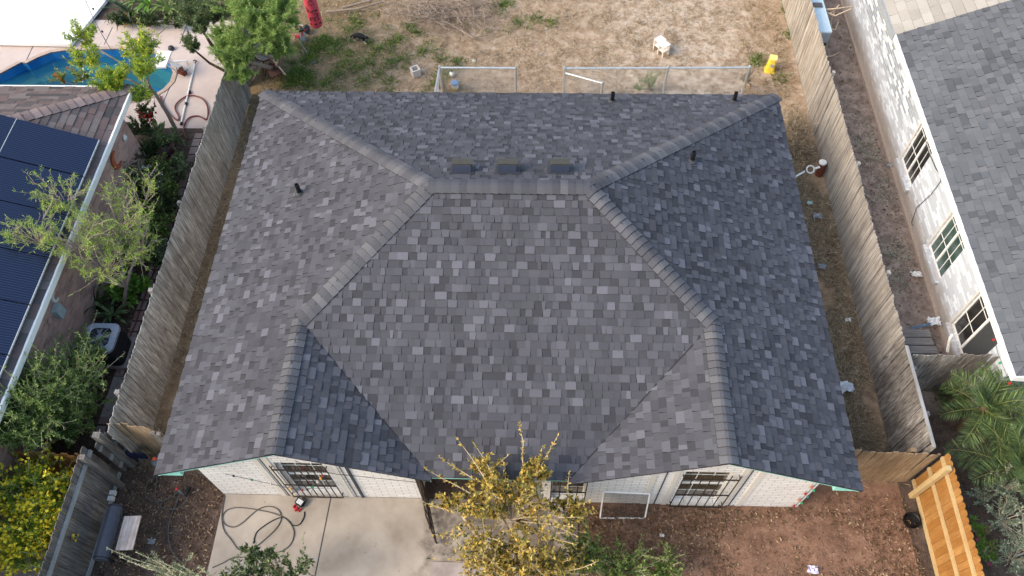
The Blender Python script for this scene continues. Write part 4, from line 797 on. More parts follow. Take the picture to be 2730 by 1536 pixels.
for k, (x_, y_, r_, l_) in enumerate(((425, 350, .4, 'leafy garden shrub at the foot of the leaning tree beside the pavers'), (372, 365, .42, 'dark round shrub against the brick wall near the crescent moon'), (400, 430, .4, 'thick dark shrub in the middle of the left garden bed'), (350, 470, .4, 'spreading green shrub below the white flowering one'), (418, 520, .38, 'glossy dark shrub by the walk under the white flowers'), (330, 640, .42, 'shaded dark shrub under the sparse tree trunk'))):
    shrub('shrub', l_, 'shrub', V3(x_, y_ + 12, 0), [(V3(x_, y_, .45), (r_, r_, .4), 30)], (L_PINE, L_DEEP, L_MID)[k % 3], M_BARKD, .085, .036, 28)
fence('wood_fence', 'small orange cedar fence panel half hidden under the big green bush', (-3.6, .62), (-2.15, .62), 1.35, .14, W_NEW, side=1, top='flat', seed=17)
# heap of cut branches
bp = thing('branch_pile', V3(1120, 35, 0), 'heap of bare grey cut branches at the back of the yard', 'branches'); m = MB(); r = random.Random(4)
for k in range(420):
    a = Vector(V3(r.gauss(1120, 75), r.gauss(24, 20), r.uniform(0, .6))); az = r.uniform(0, 6.28); l = r.uniform(.25, .9); q = [a]
    for i in range(4): az += r.gauss(0, .35); q.append(q[-1] + Vector((math.cos(az), math.sin(az), r.uniform(-.35, .3))) * l / 4)
    for p in q: p.z = max(.01, p.z)
    w = r.uniform(.004, .011); m.tube(q, [w * 1.5, w * 1.3, w, w * .7, w * .4], 4)
for pts in (((820, 30), (900, 22), (960, 5), (1000, -10)), ((1030, 5), (1080, 22), (1150, 20), (1210, 10)), ((1060, 30), (1130, 60), (1190, 95), (1240, 85)), ((860, 20), (930, 2), (960, -12)), ((1075, 10), (1120, 45), (1215, 40))):
    m.tube([V3(x_, y_, .15) for x_, y_ in pts], [.04, .034, .026, .015][:len(pts)], 6)
m.build('limbs', flat('grey_dead_twig', lin((150, 134, 120)), .9, .25, 30), bp)

# ------------------------------------------------------------------ grass, straw and leaf litter
def area_pts(x0, x1, y0, y1, n_): return np.stack([RG.uniform(x0, x1, n_), RG.uniform(y0, y1, n_), np.zeros(n_)], 1)
def clump(P, k, s_): return np.repeat(P, k, 0) + np.concatenate([RG.normal(size=(len(P) * k, 2)) * s_, np.zeros((len(P) * k, 1))], 1)
def blades(name, label, mat, P, L, Wd, tilt): N = len(P); P = P + np.array([0, 0, .006]); d = np.concatenate([RG.normal(size=(N, 2)), np.abs(RG.normal(size=(N, 1))) * tilt], 1); tag(leafmesh(name, mat, P, d, L * RG.uniform(.5, 1.3, N), Wd, None, .1), label, 'grass', kind='stuff')
P = np.concatenate([area_pts(-1.3, 14.6, 10.1, 18, 26000), clump(area_pts(-1.2, 14.5, 10.1, 18, 500), 26, .09)])
blades('dry_grass', 'thin dry straw coloured grass over the back yard', L_STRAW, P, .13, .011, .35)
P = np.concatenate([clump(area_pts(-1.2, 14.6, 10.1, 18, 420), 30, .1), clump(area_pts(13., 14.6, 10.4, 18, 60), 40, .1)])
blades('brown_grass', 'brown dead grass tufts in the back yard', L_BRST, P, .15, .013, .6)
P = np.concatenate([area_pts(12.75, 14.72, 1.0, 10.6, 22000), clump(area_pts(12.9, 14.7, 1, 10.5, 260), 40, .13), area_pts(-1.42, .3, 1.3, 12, 9000)])
P = P[(np.sin(P[:, 1] * 1.9) + np.sin(P[:, 0] * 3.1 + P[:, 1]) > -1.15)]
blades('straw', 'matted dead straw in the strips beside the house', L_BRST, P, .2, .015, .3)
spots = [(750, 185), (770, 195), (740, 200), (780, 150), (800, 120), (815, 105), (880, 75), (900, 62), (890, 50), (855, 110), (840, 135), (930, 112), (950, 125), (975, 120), (1000, 100), (1030, 70), (1050, 85), (1010, 150), (985, 165), (930, 160), (900, 170), (870, 165), (850, 190), (950, 190), (1060, 130), (1110, 150), (1150, 160), (820, 215), (780, 215), (720, 215), (700, 190), (880, 140), (915, 205), (980, 205), (1120, 190), (1090, 215), (1255, 12), (1275, 8), (1300, 60), (760, 120), (735, 160), (1905, 150), (1900, 160), (1960, 200), (1985, 90), (1980, 30), (1350, 50), (1385, 60)]
C = np.array([V3(a, b, 0) for a, b in spots]); P = np.concatenate([clump(C, 90, .12), clump(C[:6], 260, .15), clump(C[RG.integers(0, 40, 120)] + np.concatenate([RG.normal(size=(120, 2)) * .5, np.zeros((120, 1))], 1), 16, .08)])
blades('green_grass', 'green grass tufts and weeds in the left part of the back yard', L_GRASS, P, .2, .02, .8)
P = np.concatenate([area_pts(-1.75, .45, -2.2, 1.6, 2600), area_pts(12.3, 14.9, -2.4, .6, 1500), area_pts(8, 12.5, -1.0, .25, 2200), area_pts(8, 14.8, -2.4, .2, 2600), area_pts(9, 14.9, -2.6, -.9, 2600)])
P = P[~((np.hypot((P[:, 0] - 12.4) / 1.5, (P[:, 1] + .5) / .6) < 1) & (RG.uniform(size=len(P)) < .8))]
P[:, 2] += np.where(P[:, 0] > 8, .03, .005)
tag(leafmesh('leaf_litter', L_DRY, P + np.array([0, 0, .02]), np.concatenate([RG.normal(size=(len(P), 2)), RG.normal(size=(len(P), 1)) * .3], 1), .085 * RG.uniform(.6, 1.2, len(P)), .028, None, .35), 'fallen brown leaves strewn over the front yard dirt', 'leaves', kind='stuff')
P = np.concatenate([clump(area_pts(15.2, 16.4, 5, 12, 40), 60, .16)])
tag(leafmesh('alley_weeds', L_SILV, P + np.array([0, 0, .03]), np.concatenate([RG.normal(size=(len(P), 2)), np.abs(RG.normal(size=(len(P), 1))) * .8], 1), .05, .022, None, .2), 'low grey green weeds in the alley by the white house', 'weeds', kind='stuff')
P = area_pts(14.95, 16.55, 3.3, 16, 900)
tag(leafmesh('alley_debris', L_DRY, P + np.array([0, 0, .03]), np.concatenate([RG.normal(size=(len(P), 2)), RG.normal(size=(len(P), 1)) * .3], 1), .08, .04, None, .3), 'scattered chips and dry leaves in the alley', 'debris', kind='stuff')
P = area_pts(-3.6, -1.5, .8, 10.5, 1500)
tag(leafmesh('garden_litter', L_DRY, P + np.array([0, 0, .035]), np.concatenate([RG.normal(size=(len(P), 2)), RG.normal(size=(len(P), 1)) * .3], 1), .07, .03, None, .3), 'dry leaves along the left garden walk', 'leaves', kind='stuff')

# ------------------------------------------------------------------ small things: left garden and pool
t = thing('air_conditioner', (-2.93, 3.62, .02), 'grey topped air conditioner unit beside the brick wall', 'air conditioner'); X, Y = -2.93, 3.62
def rrect(w, d, rad, k=4):
    out = []
    for cx_, cy_, a0_ in ((w / 2 - rad, d / 2 - rad, 0), (-w / 2 + rad, d / 2 - rad, 90), (-w / 2 + rad, -d / 2 + rad, 180), (w / 2 - rad, -d / 2 + rad, 270)):
        out += [(cx_ + rad * math.cos(R(a0_ + 90 * i / k)), cy_ + rad * math.sin(R(a0_ + 90 * i / k))) for i in range(k + 1)]
    return out
rr_ = rrect(.72, .72, .13); m = MB(); m.prism([(X + a, Y + b, .06) for a, b in rr_], (0, 0, .66)); m.build('cabinet', M_DKGREY, t)
m = MB()
for k in range(9): z = .12 + k * .065; pr = rrect(.735, .735, .135); m.prism([(X + a, Y + b, z) for a, b in pr], (0, 0, .018))
m.build('louvre', M_BLACK, t)
m = MB(); o_ = rrect(.76, .76, .14, 4); n_ = len(o_); ci = [(.29 * math.cos(math.atan2(b, a)), .29 * math.sin(math.atan2(b, a))) for a, b in o_]
for i in range(n_):
    j = (i + 1) % n_; m.mesh([(X + o_[i][0], Y + o_[i][1], .77), (X + o_[j][0], Y + o_[j][1], .77), (X + ci[j][0], Y + ci[j][1], .79), (X + ci[i][0], Y + ci[i][1], .79), (X + o_[i][0], Y + o_[i][1], .7), (X + o_[j][0], Y + o_[j][1], .7)], [(0, 1, 2, 3), (4, 5, 1, 0)])
m.build('top_cover', flat('light_grey_cover', lin((168, 176, 190)), .45), t)
m = MB(); m.prism([(X + .285 * math.cos(k * math.tau / 20), Y + .285 * math.sin(k * math.tau / 20), .722) for k in range(20)], (0, 0, .004)); m.build('fan_well', M_BLACK, t)
m = MB()
for k in range(4): a = k * math.pi / 2 + .4; m.prism([(X + math.cos(a + q) * r_, Y + math.sin(a + q) * r_, .74) for q, r_ in ((-.1, .07), (-.35, .25), (.2, .26), (.25, .07))], (0, 0, .006))
m.build('fan', M_GREYP, t)
m = MB(); m.lathe((X, Y, .76), [(.09, 0), (.09, .03), (.05, .04)], 14)
for k in range(12): a = k * math.tau / 12; m.tube([(X + .05 * math.cos(a), Y + .05 * math.sin(a), .785), (X + .3 * math.cos(a), Y + .3 * math.sin(a), .795)], .005, 3)
for r_ in (.12, .16, .2, .24): m.tube([(X + r_ * math.cos(k * math.tau / 24), Y + r_ * math.sin(k * math.tau / 24), .79) for k in range(25)], .0035, 3)
m.build('fan_grille', flat('grille_grey', lin((150, 158, 170)), .4), t)
m = MB(); m.bb(X - .42, X + .42, Y - .42, Y + .42, .02, .06); m.build('base_pad', M_GCON, t)
m = MB(); pc = [at(0, 114, .06), at(181, 118, .06), at(277, -2, .06), at(290, -40, .06), at(-200, -40, .06), at(-200, 110, .06)]; m.prism([(p.x, p.y, .06) for p in pc], (0, 0, .1)); tag(m.build('patio_cover', M_CANOPY), 'plain bright white flat cover lying beyond the pool', 'cover')
t = thing('diving_board', V3(425, 155, 0), 'white diving board on a bent tube frame at the pool end', 'diving board')
m = MB(); a, b = at(407, 135, .55), at(402, 168, .55); m.bar(at(415, 130, .6), at(399, 170, .6), .42, .06); m.build('board', M_WHITE, t)
m = MB(); m.tube([at(420, 155, .55), at(445, 155, .5), at(468, 153, .45), at(476, 168, .2), at(482, 183, .02)], .03, 6); m.tube([at(420, 165, .5), at(438, 175, .2), at(444, 185, .02)], .025, 6); m.build('frame', M_WHITE, t)
t = thing('wood_block', V3(458, 182, 0), 'pair of reddish brown wooden blocks on the deck', 'block'); m = MB(); m.bar(at(450, 178, .06), at(466, 186, .06), .14, .12); m.bar(at(455, 172, .17), at(462, 184, .17), .12, .1); m.build('wood', M_RUST, t)
m = MB(); m.bar(at(434, 160, .03), at(468, 178, .03), .14, .02); tag(m.build('plank', M_GREYP), 'weathered grey plank lying by the diving board', 'plank')
m = MB(); m.lathe(at(432, 125, 0), [(.07, 0), (.1, .05), (.08, .11), (.03, .15)], 9); tag(m.build('stone', M_DKGREY), 'small dark stone on the pool deck near the diving board', 'stone')
t = thing('pool_pole', V3(455, 312, 0), 'long white telescopic pool pole lying on the deck edge', 'pole'); m = MB(); m.tube([at(455, 312, .04), at(490, 160, .04)], .022, 6); m.build('tube', M_WHITE, t)
m = MB(); [m.tube([at(*a, .045), at(*b, .045)], .036, 6) for a, b in (((467, 264), (468, 258)), ((477, 235), (478, 229)), ((455, 314), (457, 308)))]; m.tube([at(490, 160, .05), at(494, 153, .06), at(489, 151, .06), at(486, 154, .05)], .018, 5); m.build('clamp', M_BLACK, t)
m = MB(); m.tube([at(207, 207, .9), at(211, 150, .7)], .018, 6); tag(m.build('pool_rail', M_WHITE), 'thin white upright pole standing in the pool', 'pole')
m = MB(); pr = [(402, 240), (412, 265), (430, 290), (445, 302), (450, 295), (440, 270), (455, 250), (480, 240), (508, 248), (522, 270), (520, 300), (500, 292), (478, 295), (465, 310), (462, 330), (470, 350)]
def smooth(p, k=6):
    P_ = [Vector(q) for q in p]; out = []
    for i in range(len(P_) - 1):
        a, b, c_, d = P_[max(0, i - 1)], P_[i], P_[i + 1], P_[min(len(P_) - 1, i + 2)]
        for j in range(k): t_ = j / k; out.append(.5 * (2 * b + (c_ - a) * t_ + (2 * a - 5 * b + 4 * c_ - d) * t_ ** 2 + (3 * b - a - 3 * c_ + d) * t_ ** 3))
    return out + [P_[-1]]
def hosepath(dp, z, k=6): return smooth([at(x_, y_, z) for x_, y_ in dp], k)
m.tube(hosepath(pr, .045), .022, 6); tag(m.build('garden_hose', M_HOSER), 'coiled maroon garden hose on the pool deck corner', 'hose')
m = MB(); m.tube(hosepath([(392, 660), (385, 690), (368, 735), (352, 780), (338, 820), (310, 880)], .04), .018, 6); tag(m.build('garden_hose', M_HOSER), 'straight maroon hose running along the paver walk', 'hose')
t = thing('post', V3(545, 230, 0), 'thick brown timber post at the far end of the left fence', 'post'); m = MB(); b = at(548, 232, .3); m.bb(-1.72, -1.58, 12.0, 12.14, 0, 2.0); m.build('timber', wood('red_brown_timber', [(0, (.24, .12, .06)), (1, (.34, .18, .09))], (.1, .05, .03), .5), t); m = MB(); m.bb(-1.73, -1.57, 11.99, 12.15, 2.0, 2.03); m.build('post_cap', M_WOFF, t)
fence('wood_fence', 'dark end bay of fence behind the feathery tree', (-1.62, 12.6), (-1.3, 14.4), 1.7, .14, W_RD, side=1, top='dog', seed=15)
m = MB(); m.lathe((-1.75, 11.2, 0), [(.1, 0), (.13, .25), (.14, .26), (.12, .24)], 12); tag(m.build('flower_pot', M_PAPER), 'small white pot at the fence foot near the hose', 'pot')
m = MB(); m.lathe(at(318, 58, 0), [(.12, 0), (.17, .22), (.19, .23), (.16, .2)], 14); tag(m.build('flower_pot', M_TERRA), 'terracotta pot among the far garden plants', 'pot')
pw = smooth([at(205, -30, 3.2), at(223, 20, 3.), at(250, 75, 2.8), at(283, 132, 2.6)], 6); t = thing('overhead_cable', pw[0], 'thin dark cable with beads slanting over the white cover', 'cable'); m = MB(); m.tube(pw, .008, 4); m.build('wire', M_BLACK, t)
m = MB(); [m.lathe(at(*q), [(.01, .03), (.03, .0), (.01, -.04)], 8) for q in ((234, 22, 3.), (257, 79, 2.79))]; m.build('bulb', M_BLACK, t)

# ------------------------------------------------------------------ small things: back yard
p = at(797, 65, .75); t = thing('punching_bag', p, 'red punching bag with black lettering hanging at the back of the yard', 'punching bag'); BR = .19
m = MB(); m.lathe(p, [(.08, 0), (.15, .015), (BR - .01, .05), (BR, .1), (BR, 1.5), (BR - .02, 1.55), (.05, 1.57)], 28); m.build('bag', flat('faded_red_vinyl', lin((206, 78, 94)), .5, .06), t, smooth=True)
m = MB(); [m.tube([p + Vector((math.cos(a) * .15, math.sin(a) * .15, 1.55)), p + Vector((0, 0, 2.1))], .01, 4) for a in (0, 2.1, 4.2)]; m.tube([p + Vector((0, 0, 2.1)), p + Vector((0, 0, 2.7))], .012, 4); m.build('chain', M_GALV, t)
fwd = math.atan2(CAM.y - p.y, CAM.x - p.x)
cu = bpy.data.curves.new('lettering', 'FONT'); cu.body = 'EVERLAST'; cu.size = .2; cu.extrude = .004; cu.offset = .006; cu.align_x = 'CENTER'; cu.align_y = 'CENTER'; tmp = bpy.data.objects.new('tmp', cu); COL.objects.link(tmp)
bpy.context.view_layer.update(); me = bpy.data.meshes.new_from_object(tmp.evaluated_get(bpy.context.evaluated_depsgraph_get())); bpy.data.objects.remove(tmp); bpy.data.curves.remove(cu)
w_ = max(v.co.x for v in me.vertices) - min(v.co.x for v in me.vertices); vs = []
for v in me.vertices:
    along = v.co.x / w_ * .62; across = v.co.y * 2.0 * (1. + .35 * (abs(v.co.x) / w_ * 2) ** 2); a = fwd - across / BR - .02; vs.append((p.x + (BR + .003 + v.co.z * .3) * math.cos(a), p.y + (BR + .003 + v.co.z * .3) * math.sin(a), p.z + .46 + along))
m = MB(); m.mesh(vs, [tuple(f.vertices) for f in me.polygons]); m.build('lettering', flat('black_print', (.035, .02, .022), .6), t)
m = MB()
def onbag(al, ac): a = fwd - ac / BR; return Vector((p.x + (BR + .004) * math.cos(a), p.y + (BR + .004) * math.sin(a), p.z + al))
for q in (((.86, -.1), (.92, -.04), (.86, 0), (.92, .04), (.86, .1)), ((.95, -.09), (1.06, 0), (.95, .09)), ((.98, -.03), (1.06, -.01)), ((.99, .03), (1.06, .015))):
    m.tube([onbag(*s_) for s_ in q], .009, 4)
m.build('emblem', flat('black_print', (.035, .02, .022), .6), t)
p = Vector(V3(757, 82, 0)); t = thing('tricycle', p, 'red and grey child tricycle lying under the punching bag', 'tricycle')
def wheel(m, c, r_, ax, w=.04):
    q = Vector(ax).to_track_quat('Z', 'Y').to_matrix(); m.lathe(c, [(r_ * .8, -w / 2), (r_, -w / 4), (r_, w / 4), (r_ * .8, w / 2)], 16, q)
for c_, mt, nm in ((at(762, 92, .17), M_GREYP, 'wheel'), (at(748, 66, .15), M_BLKMET, 'wheel'), (at(772, 74, .14), M_DKGREY, 'wheel')):
    m = MB(); wheel(m, c_, .15, (.9, -.2, .25)); m.build(nm, mt, t)
m = MB(); m.tube([at(762, 90, .25), at(758, 78, .34), at(750, 66, .3)], .025, 6); m.tube([at(758, 80, .34), at(772, 74, .15)], .022, 6); m.build('frame', M_RED, t)
m = MB(); m.bar(at(753, 72, .38), at(758, 78, .4), .16, .05); m.build('seat', M_BLACK, t); m = MB(); m.tube([at(744, 92, .1), at(757, 93, .12)], .06, 8); m.build('bucket', M_RED, t); m = MB(); m.tube([at(740, 62, .5), at(762, 64, .5)], .014, 5); m.build('handlebar', M_GALV, t)
# cat: one skinned body
p = Vector(V3(908, 104, 0)); cat = None
sk = [(-.17, 0, .22), (-.06, 0, .235), (.08, 0, .22), (.17, 0, .2), (.235, 0, .185), (.29, -.01, .165), (-.24, -.01, .19), (-.31, -.05, .12), (-.37, -.05, .06),
      (-.17, -.055, .15), (-.2, -.06, .08), (-.17, -.065, .015), (-.17, .055, .15), (-.2, .06, .08), (-.17, .065, .015),
      (.14, -.05, .13), (.15, -.06, .07), (.17, -.065, .015), (.15, .05, .13), (.13, .055, .07), (.15, .06, .015), (.24, -.04, .235), (.24, .035, .235), (-.13, -.068, .012), (.21, -.068, .012), (-.13, .068, .012), (.19, .062, .012)]
ed = [(0, 1), (1, 2), (2, 3), (3, 4), (4, 5), (0, 6), (6, 7), (7, 8), (0, 9), (9, 10), (10, 11), (0, 12), (12, 13), (13, 14), (2, 15), (15, 16), (16, 17), (2, 18), (18, 19), (19, 20), (4, 21), (4, 22), (11, 23), (17, 24), (14, 25), (20, 26)]
ra = [.085, .085, .075, .05, .058, .03, .028, .022, .016, .042, .024, .02, .042, .024, .02, .032, .022, .019, .032, .022, .019, .014, .014, .016, .016, .016, .016]
me = bpy.data.meshes.new('cat'); me.from_pydata(sk, ed, []); cat = bpy.data.objects.new('cat', me); COL.objects.link(cat); cat.location = p; cat.rotation_euler.z = R(-18)
md = cat.modifiers.new('skin', 'SKIN'); me.skin_vertices[0].data[0].use_root = True
for i, r_ in enumerate(ra): me.skin_vertices[0].data[i].radius = (r_, r_)
cat.modifiers.new('sub', 'SUBSURF').render_levels = 2; cat.modifiers['sub'].levels = 1
n = NT('black_and_white_fur', .85); x = n.xyz(); f = n.math('ADD', x[2], n.math('MULTIPLY', n.noise(9, 3), .04)); k = n.math('SUBTRACT', 1., n.step(f, .1, .13)); c = n.ramp(n.noise(40, 3), [(.3, (.008, .008, .009)), (.75, (.04, .036, .034))]); c = n.mix(k, c, (.72, .7, .66))
k2 = n.math('MULTIPLY', n.step(x[0], .2, .22), n.math('SUBTRACT', 1., n.step(x[2], .165, .18))); c = n.mix(k2, c, (.6, .58, .55)); me.materials.append(n.col(c))
tag(cat, 'black cat with white legs walking across the dry yard', 'cat')
p = Vector(V3(1046, 188, 0)); t = thing('cinder_block', p, 'pale grey hollow cinder block standing in the yard', 'cinder block'); M_ = Matrix.Rotation(R(28), 3, 'Z'); m = MB()
for c_, d_ in (((-.085, 0, .1), (.03, .2, .2)), ((.085, 0, .1), (.03, .2, .2)), ((0, -.085, .1), (.14, .03, .2)), ((0, .085, .1), (.14, .03, .2)), ((0, 0, .01), (.14, .14, .02))): m.box(p + M_ @ (Vector(c_) * 1.25), Vector(d_) * 1.25, M_)
m.build('shell', M_CONCB, t)
def stool(p, rz, label):
    t = thing('stool', p, label, 'stool', 'cream white stools in the yard'); M_ = Matrix.Rotation(rz, 3, 'Z'); B = lambda m, c, d: m.box(Vector(p) + M_ @ Vector(c) * .8, Vector(d) * .8, M_); h = .5
    m = MB(); B(m, (0, 0, h - .012), (.34, .31, .024)); m.build('top', M_STOOL, t)
    m = MB(); B(m, (.155, 0, (h - .024) / 2), (.02, .29, h - .026)); m.build('side_panel', M_STOOL, t)
    for sy in (-1, 1): m = MB(); B(m, (-.15, sy * .13, (h - .024) / 2), (.03, .03, h - .026)); m.build('leg', M_STOOL, t)
    m = MB(); B(m, (-.005, 0, .24), (.3, .27, .02)); m.build('shelf', M_STOOL, t)
    return t
_a, _b = V3(1760.5 * D, 104.7 * D, .4), V3(1772 * D, 117.5 * D, .4); stool((_a[0], _a[1], 0), R(38), 'cream white stool, the one farther back against its twin'); stool((_b[0], _b[1], 0), R(38), 'cream white stool, the front one of the pair in the dry yard')
p = Vector(V3(1935, 176, 0)); t = thing('yellow_bin', p, 'yellow plastic bin with pale lid beside the right fence', 'bin'); M_ = Matrix.Rotation(R(-12), 3, 'Z')
m = MB()
for (w0, d0, z0_, w1, d1, z1_) in ((.27, .32, .0, .23, .24, .33), (.23, .24, .33, .2, .21, .44)):
    A_ = rrect(w0, d0, .08, 3); B_ = rrect(w1, d1, .06, 3); k = len(A_); vs = [p + M_ @ Vector((a, b, z0_)) for a, b in A_] + [p + M_ @ Vector((a, b, z1_)) for a, b in B_]; m.mesh(vs, [(i, (i + 1) % k, k + (i + 1) % k, k + i) for i in range(k)] + [tuple(range(k, 2 * k))])
m.build('body', M_YEL, t); m = MB(); m.prism([p + M_ @ Vector((a, b, .44)) for a, b in rrect(.22, .23, .04, 3)], (0, 0, .04)); m.build('lid', M_YELP, t)
m = MB(); m.prism([p + M_ @ Vector((a, b, .0)) for a, b in rrect(.31, .36, .08, 3)], (0, 0, .025)); m.build('rim', M_YEL, t); m = MB(); m.box(p + M_ @ Vector((0.02, -.135, .27)), (.1, .012, .09), M_ @ Matrix.Rotation(R(-6), 3, 'X')); m.build('label_patch', M_GREYP, t)
t = thing('bucket', V3(1144, 222, 0), 'yellow and white bucket with a blue lid by the chain link corner', 'bucket'); p = Vector(V3(1145, 224, 0)); m = MB(); m.lathe(p, [(.09, 0), (.105, .22)], 16); m.build('body', M_YEL, t); m = MB(); m.lathe(p, [(.108, .09), (.112, .22)], 16); m.build('band', M_PAPER, t); m = MB(); m.lathe(p, [(.118, .22), (.118, .25), (.07, .265)], 16); m.build('lid', flat('dusty_blue_lid', lin((120, 146, 176)), .5), t)
p = Vector(V3(1137, 192, 0)); t = thing('jug', p, 'small white jug on the ground behind the blue lidded bucket', 'jug'); m = MB(); m.lathe(p, [(.05, 0), (.075, .05), (.075, .12), (.04, .18)], 12); m.build('body', M_PAPER, t); m = MB(); m.lathe(p, [(.032, .18), (.032, .21)], 10); m.build('cap', M_DKGREY, t)
# rusty lawn chair with pole
t = thing('lawn_chair', V3(690, 180, 0), 'rusty brown broken lawn chair near the left fence end', 'chair')
m = MB(); c_ = at(660, 130, .7); ax = Vector((.35, -.55, .75)).normalized(); q = ax.to_track_quat('Z', 'Y').to_matrix(); m.lathe(c_, [(.26, -.015), (.28, 0), (.26, .015)], 20, q); m.build('backrest', W_GRY, t)
m = MB(); m.tube([c_ + q @ Vector((.28 * math.cos(a), .28 * math.sin(a), 0)) for a in [k * math.tau / 20 for k in range(21)]], .022, 6); m.build('back_rim', M_RUST, t)
m = MB(); m.bar(at(678, 160, .42), at(700, 188, .38), .42, .03); m.build('seat', flat('brown_seat', lin((92, 66, 60)), .9), t)
for a, b in (((662, 150, .5), (661, 205, 0)), ((690, 175, .4), (718, 218, 0)), ((705, 180, .4), (708, 200, 0)), ((672, 165, .42), (666, 190, 0))):
    m = MB(); m.tube([at(*a), at(*b)], .018, 5); m.build('leg', M_RUST, t)
m = MB(); m.tube([at(647, 103, 1.0), at(672, 133, .8), at(718, 188, .35)], .026, 6); tag(m.build('wooden_pole', M_TWIG), 'pale straight stick leaning across the rusty chair', 'stick')
m = MB(); m.tube([at(748, 95, .5), at(775, 137, .02)], .012, 5); tag(m.build('thin_rod', M_GREYP), 'thin grey rod leaning under the feathery tree', 'rod')
def litter(name, label, pos, s_, mat, seed=0, cat='litter', flatn=.35):
    r = random.Random(seed); m = MB(); n_ = 6; pos = Vector(pos); vs = []
    for i in range(n_ + 1):
        for j in range(n_ + 1): vs.append(pos + Vector(((i / n_ - .5) * s_ * r.uniform(.8, 1.2), (j / n_ - .5) * s_ * .7 * r.uniform(.8, 1.2), .01 + r.uniform(0, s_ * flatn))))
    m.mesh(vs, [(i * (n_ + 1) + j, (i + 1) * (n_ + 1) + j, (i + 1) * (n_ + 1) + j + 1, i * (n_ + 1) + j + 1) for i in range(n_) for j in range(n_)]); return tag(m.build(name, mat, loc=pos), label, cat)
litter('paper_scrap', 'small white scrap left of the chain link corner post', V3(1192, 155), .12, M_PAPER, 1); litter('paper_scrap', 'grey rag scraps beside the big grass tuft', V3(789, 157), .16, M_GREYP, 2)

# ------------------------------------------------------------------ small things: right side
t = thing('lean_to', (15.1, 14.5, 0), 'narrow lean to with pale blue metal roof against the right fence', 'shed'); a_, b_ = at(2052, 80, 1.35), at(2091, 80, 1.35); Y0 = a_.y; X0, X1 = 14.86, b_.x + .02
m = MB(); m.bb(X0, X1, Y0, Y0 + 4.5, 1.3, 1.35); m.build('roof', M_LTBLUE, t); m = MB(); m.bb(X0, X1, Y0 + .01, Y0 + .05, .95, 1.295); m.build('front_panel', M_GREYP, t); m = MB(); m.bb(X1 - .04, X1 - .005, Y0 + .06, Y0 + 4.4, .0, 1.29); m.build('side_panel', M_DKGREY, t)
m = MB(); m.bb(X0 + .02, X0 + .08, Y0 + .06, Y0 + .12, 0, 1.29); m.build('post', M_DKGREY, t)
m = MB(); m.bb(X0 + .16, X0 + .42, Y0 + 1.05, Y0 + 1.22, 1.36, 1.4); tag(m.build('board_scrap', W_GR), 'grey board scrap lying on the pale blue roof', 'board')
t = thing('dead_branch', V3(2075, 105, 0), 'bare dead branches leaning beside the lean to', 'branches'); m = MB()
for q in ([(2071, 118, .1), (2080, 80, .6), (2100, 25, 1.3)], [(2070, 25, 1.2), (2100, 22, 1.4), (2146, 16, 1.4)], [(2075, 30, 1.2), (2100, 40, 1.2), (2140, 22, 1.4)], [(2085, 35, 1.1), (2100, 25, 1.3), (2110, 12, 1.5)], [(2082, 70, .7), (2100, 75, .5), (2108, 55, .5)], [(2070, 145, .05), (2095, 140, .1), (2110, 132, .05)], [(2078, 45, 1.), (2090, 62, .8), (2086, 92, .3)]): m.tube([at(*s_) for s_ in q], [.03, .025, .015], 5)
m.build('branches', M_TWIG, t)
t = thing('plank_platform', V3(2340, 850, .2), 'grey plank platform behind the mossy fence panel', 'platform')
for k in range(6):
    yk = 4.35 - k * .215; m = MB(); z_ = .3 + rnd.uniform(-.012, .012); m.bb(14.95, 16.25 + rnd.uniform(-.06, .1) + (.2 if k > 2 else 0), yk - .1, yk + .09, z_, z_ + .035); m.build('plank', W_PLK, t)
parts('bearer', W_GR, t, (15.2, 15.3, 3.2, 4.4, 0, .285), (16.0, 16.1, 3.2, 4.4, 0, .285))
m = MB(); m.tube(smooth([at(2396, 842, 1.1), at(2390, 850, 1.05), at(2385, 868, .85), at(2383, 884, .7)], 4), .035, 8); tag(m.build('drain_pipe', M_WHITE), 'bent white pipe beside the lowest window of the white house', 'pipe')
m = MB(); m.tube(hosepath([(2288, 825), (2305, 820), (2322, 818), (2345, 812)], .2), .012, 5); m.tube(hosepath([(2290, 828), (2315, 822), (2340, 817)], .22), .01, 5); tag(m.build('rope', M_ROPE), 'blue rope behind the plank platform', 'rope')
litter('plastic_bag', 'clear white plastic bag at the end of the blue rope', V3(2346, 812, .15), .28, M_BAG, 5, 'bag', .5)
litter('plastic_bag', 'white plastic bag lying against the right roof edge', V3(2122, 977, .1), .34, M_BAG, 6, 'bag', .5); litter('plastic_wrapper', 'small pale green wrapper on the straw strip', V3(2036, 512, .05), .15, flat('pale_green_film', lin((180, 205, 200)), .4), 7, 'wrapper')
litter('bark_scrap', 'curled grey scrap on the straw strip', V3(2055, 545, .04), .22, M_GREYP, 8); litter('paper_scrap', 'white scraps on bare patch of the right strip', V3(2132, 806, .03), .14, M_PAPER, 9); litter('paper_scrap', 'torn white paper in the alley below the middle window', V3(2301, 692, .04), .24, M_PAPER, 10); litter('rag', 'grey rag in the alley near the upper window', V3(2238, 418, .04), .2, M_GREYP, 11)
litter('paper_scrap', 'tiny white scraps near the top of the alley', V3(2225, 300, .04), .12, M_PAPER, 12); litter('paper_scrap', 'crumpled silver wrapper in the middle of the right strip', V3(2066, 672, .05), .2, M_GREYP, 13); litter('paper_scrap', 'purple white paper scrap on the reddish front dirt', V3(2043, 1434, .05), .22, flat('lilac_paper', lin((206, 200, 222)), .6), 14); litter('paper_scrap', 'small square card among fallen leaves', V3(1664, 1347, .05), .09, M_PAPER, 15); litter('paper_scrap', 'silver wrapper on the dark dirt by the smoker', V3(383, 1362, .05), .15, M_GREYP, 16)
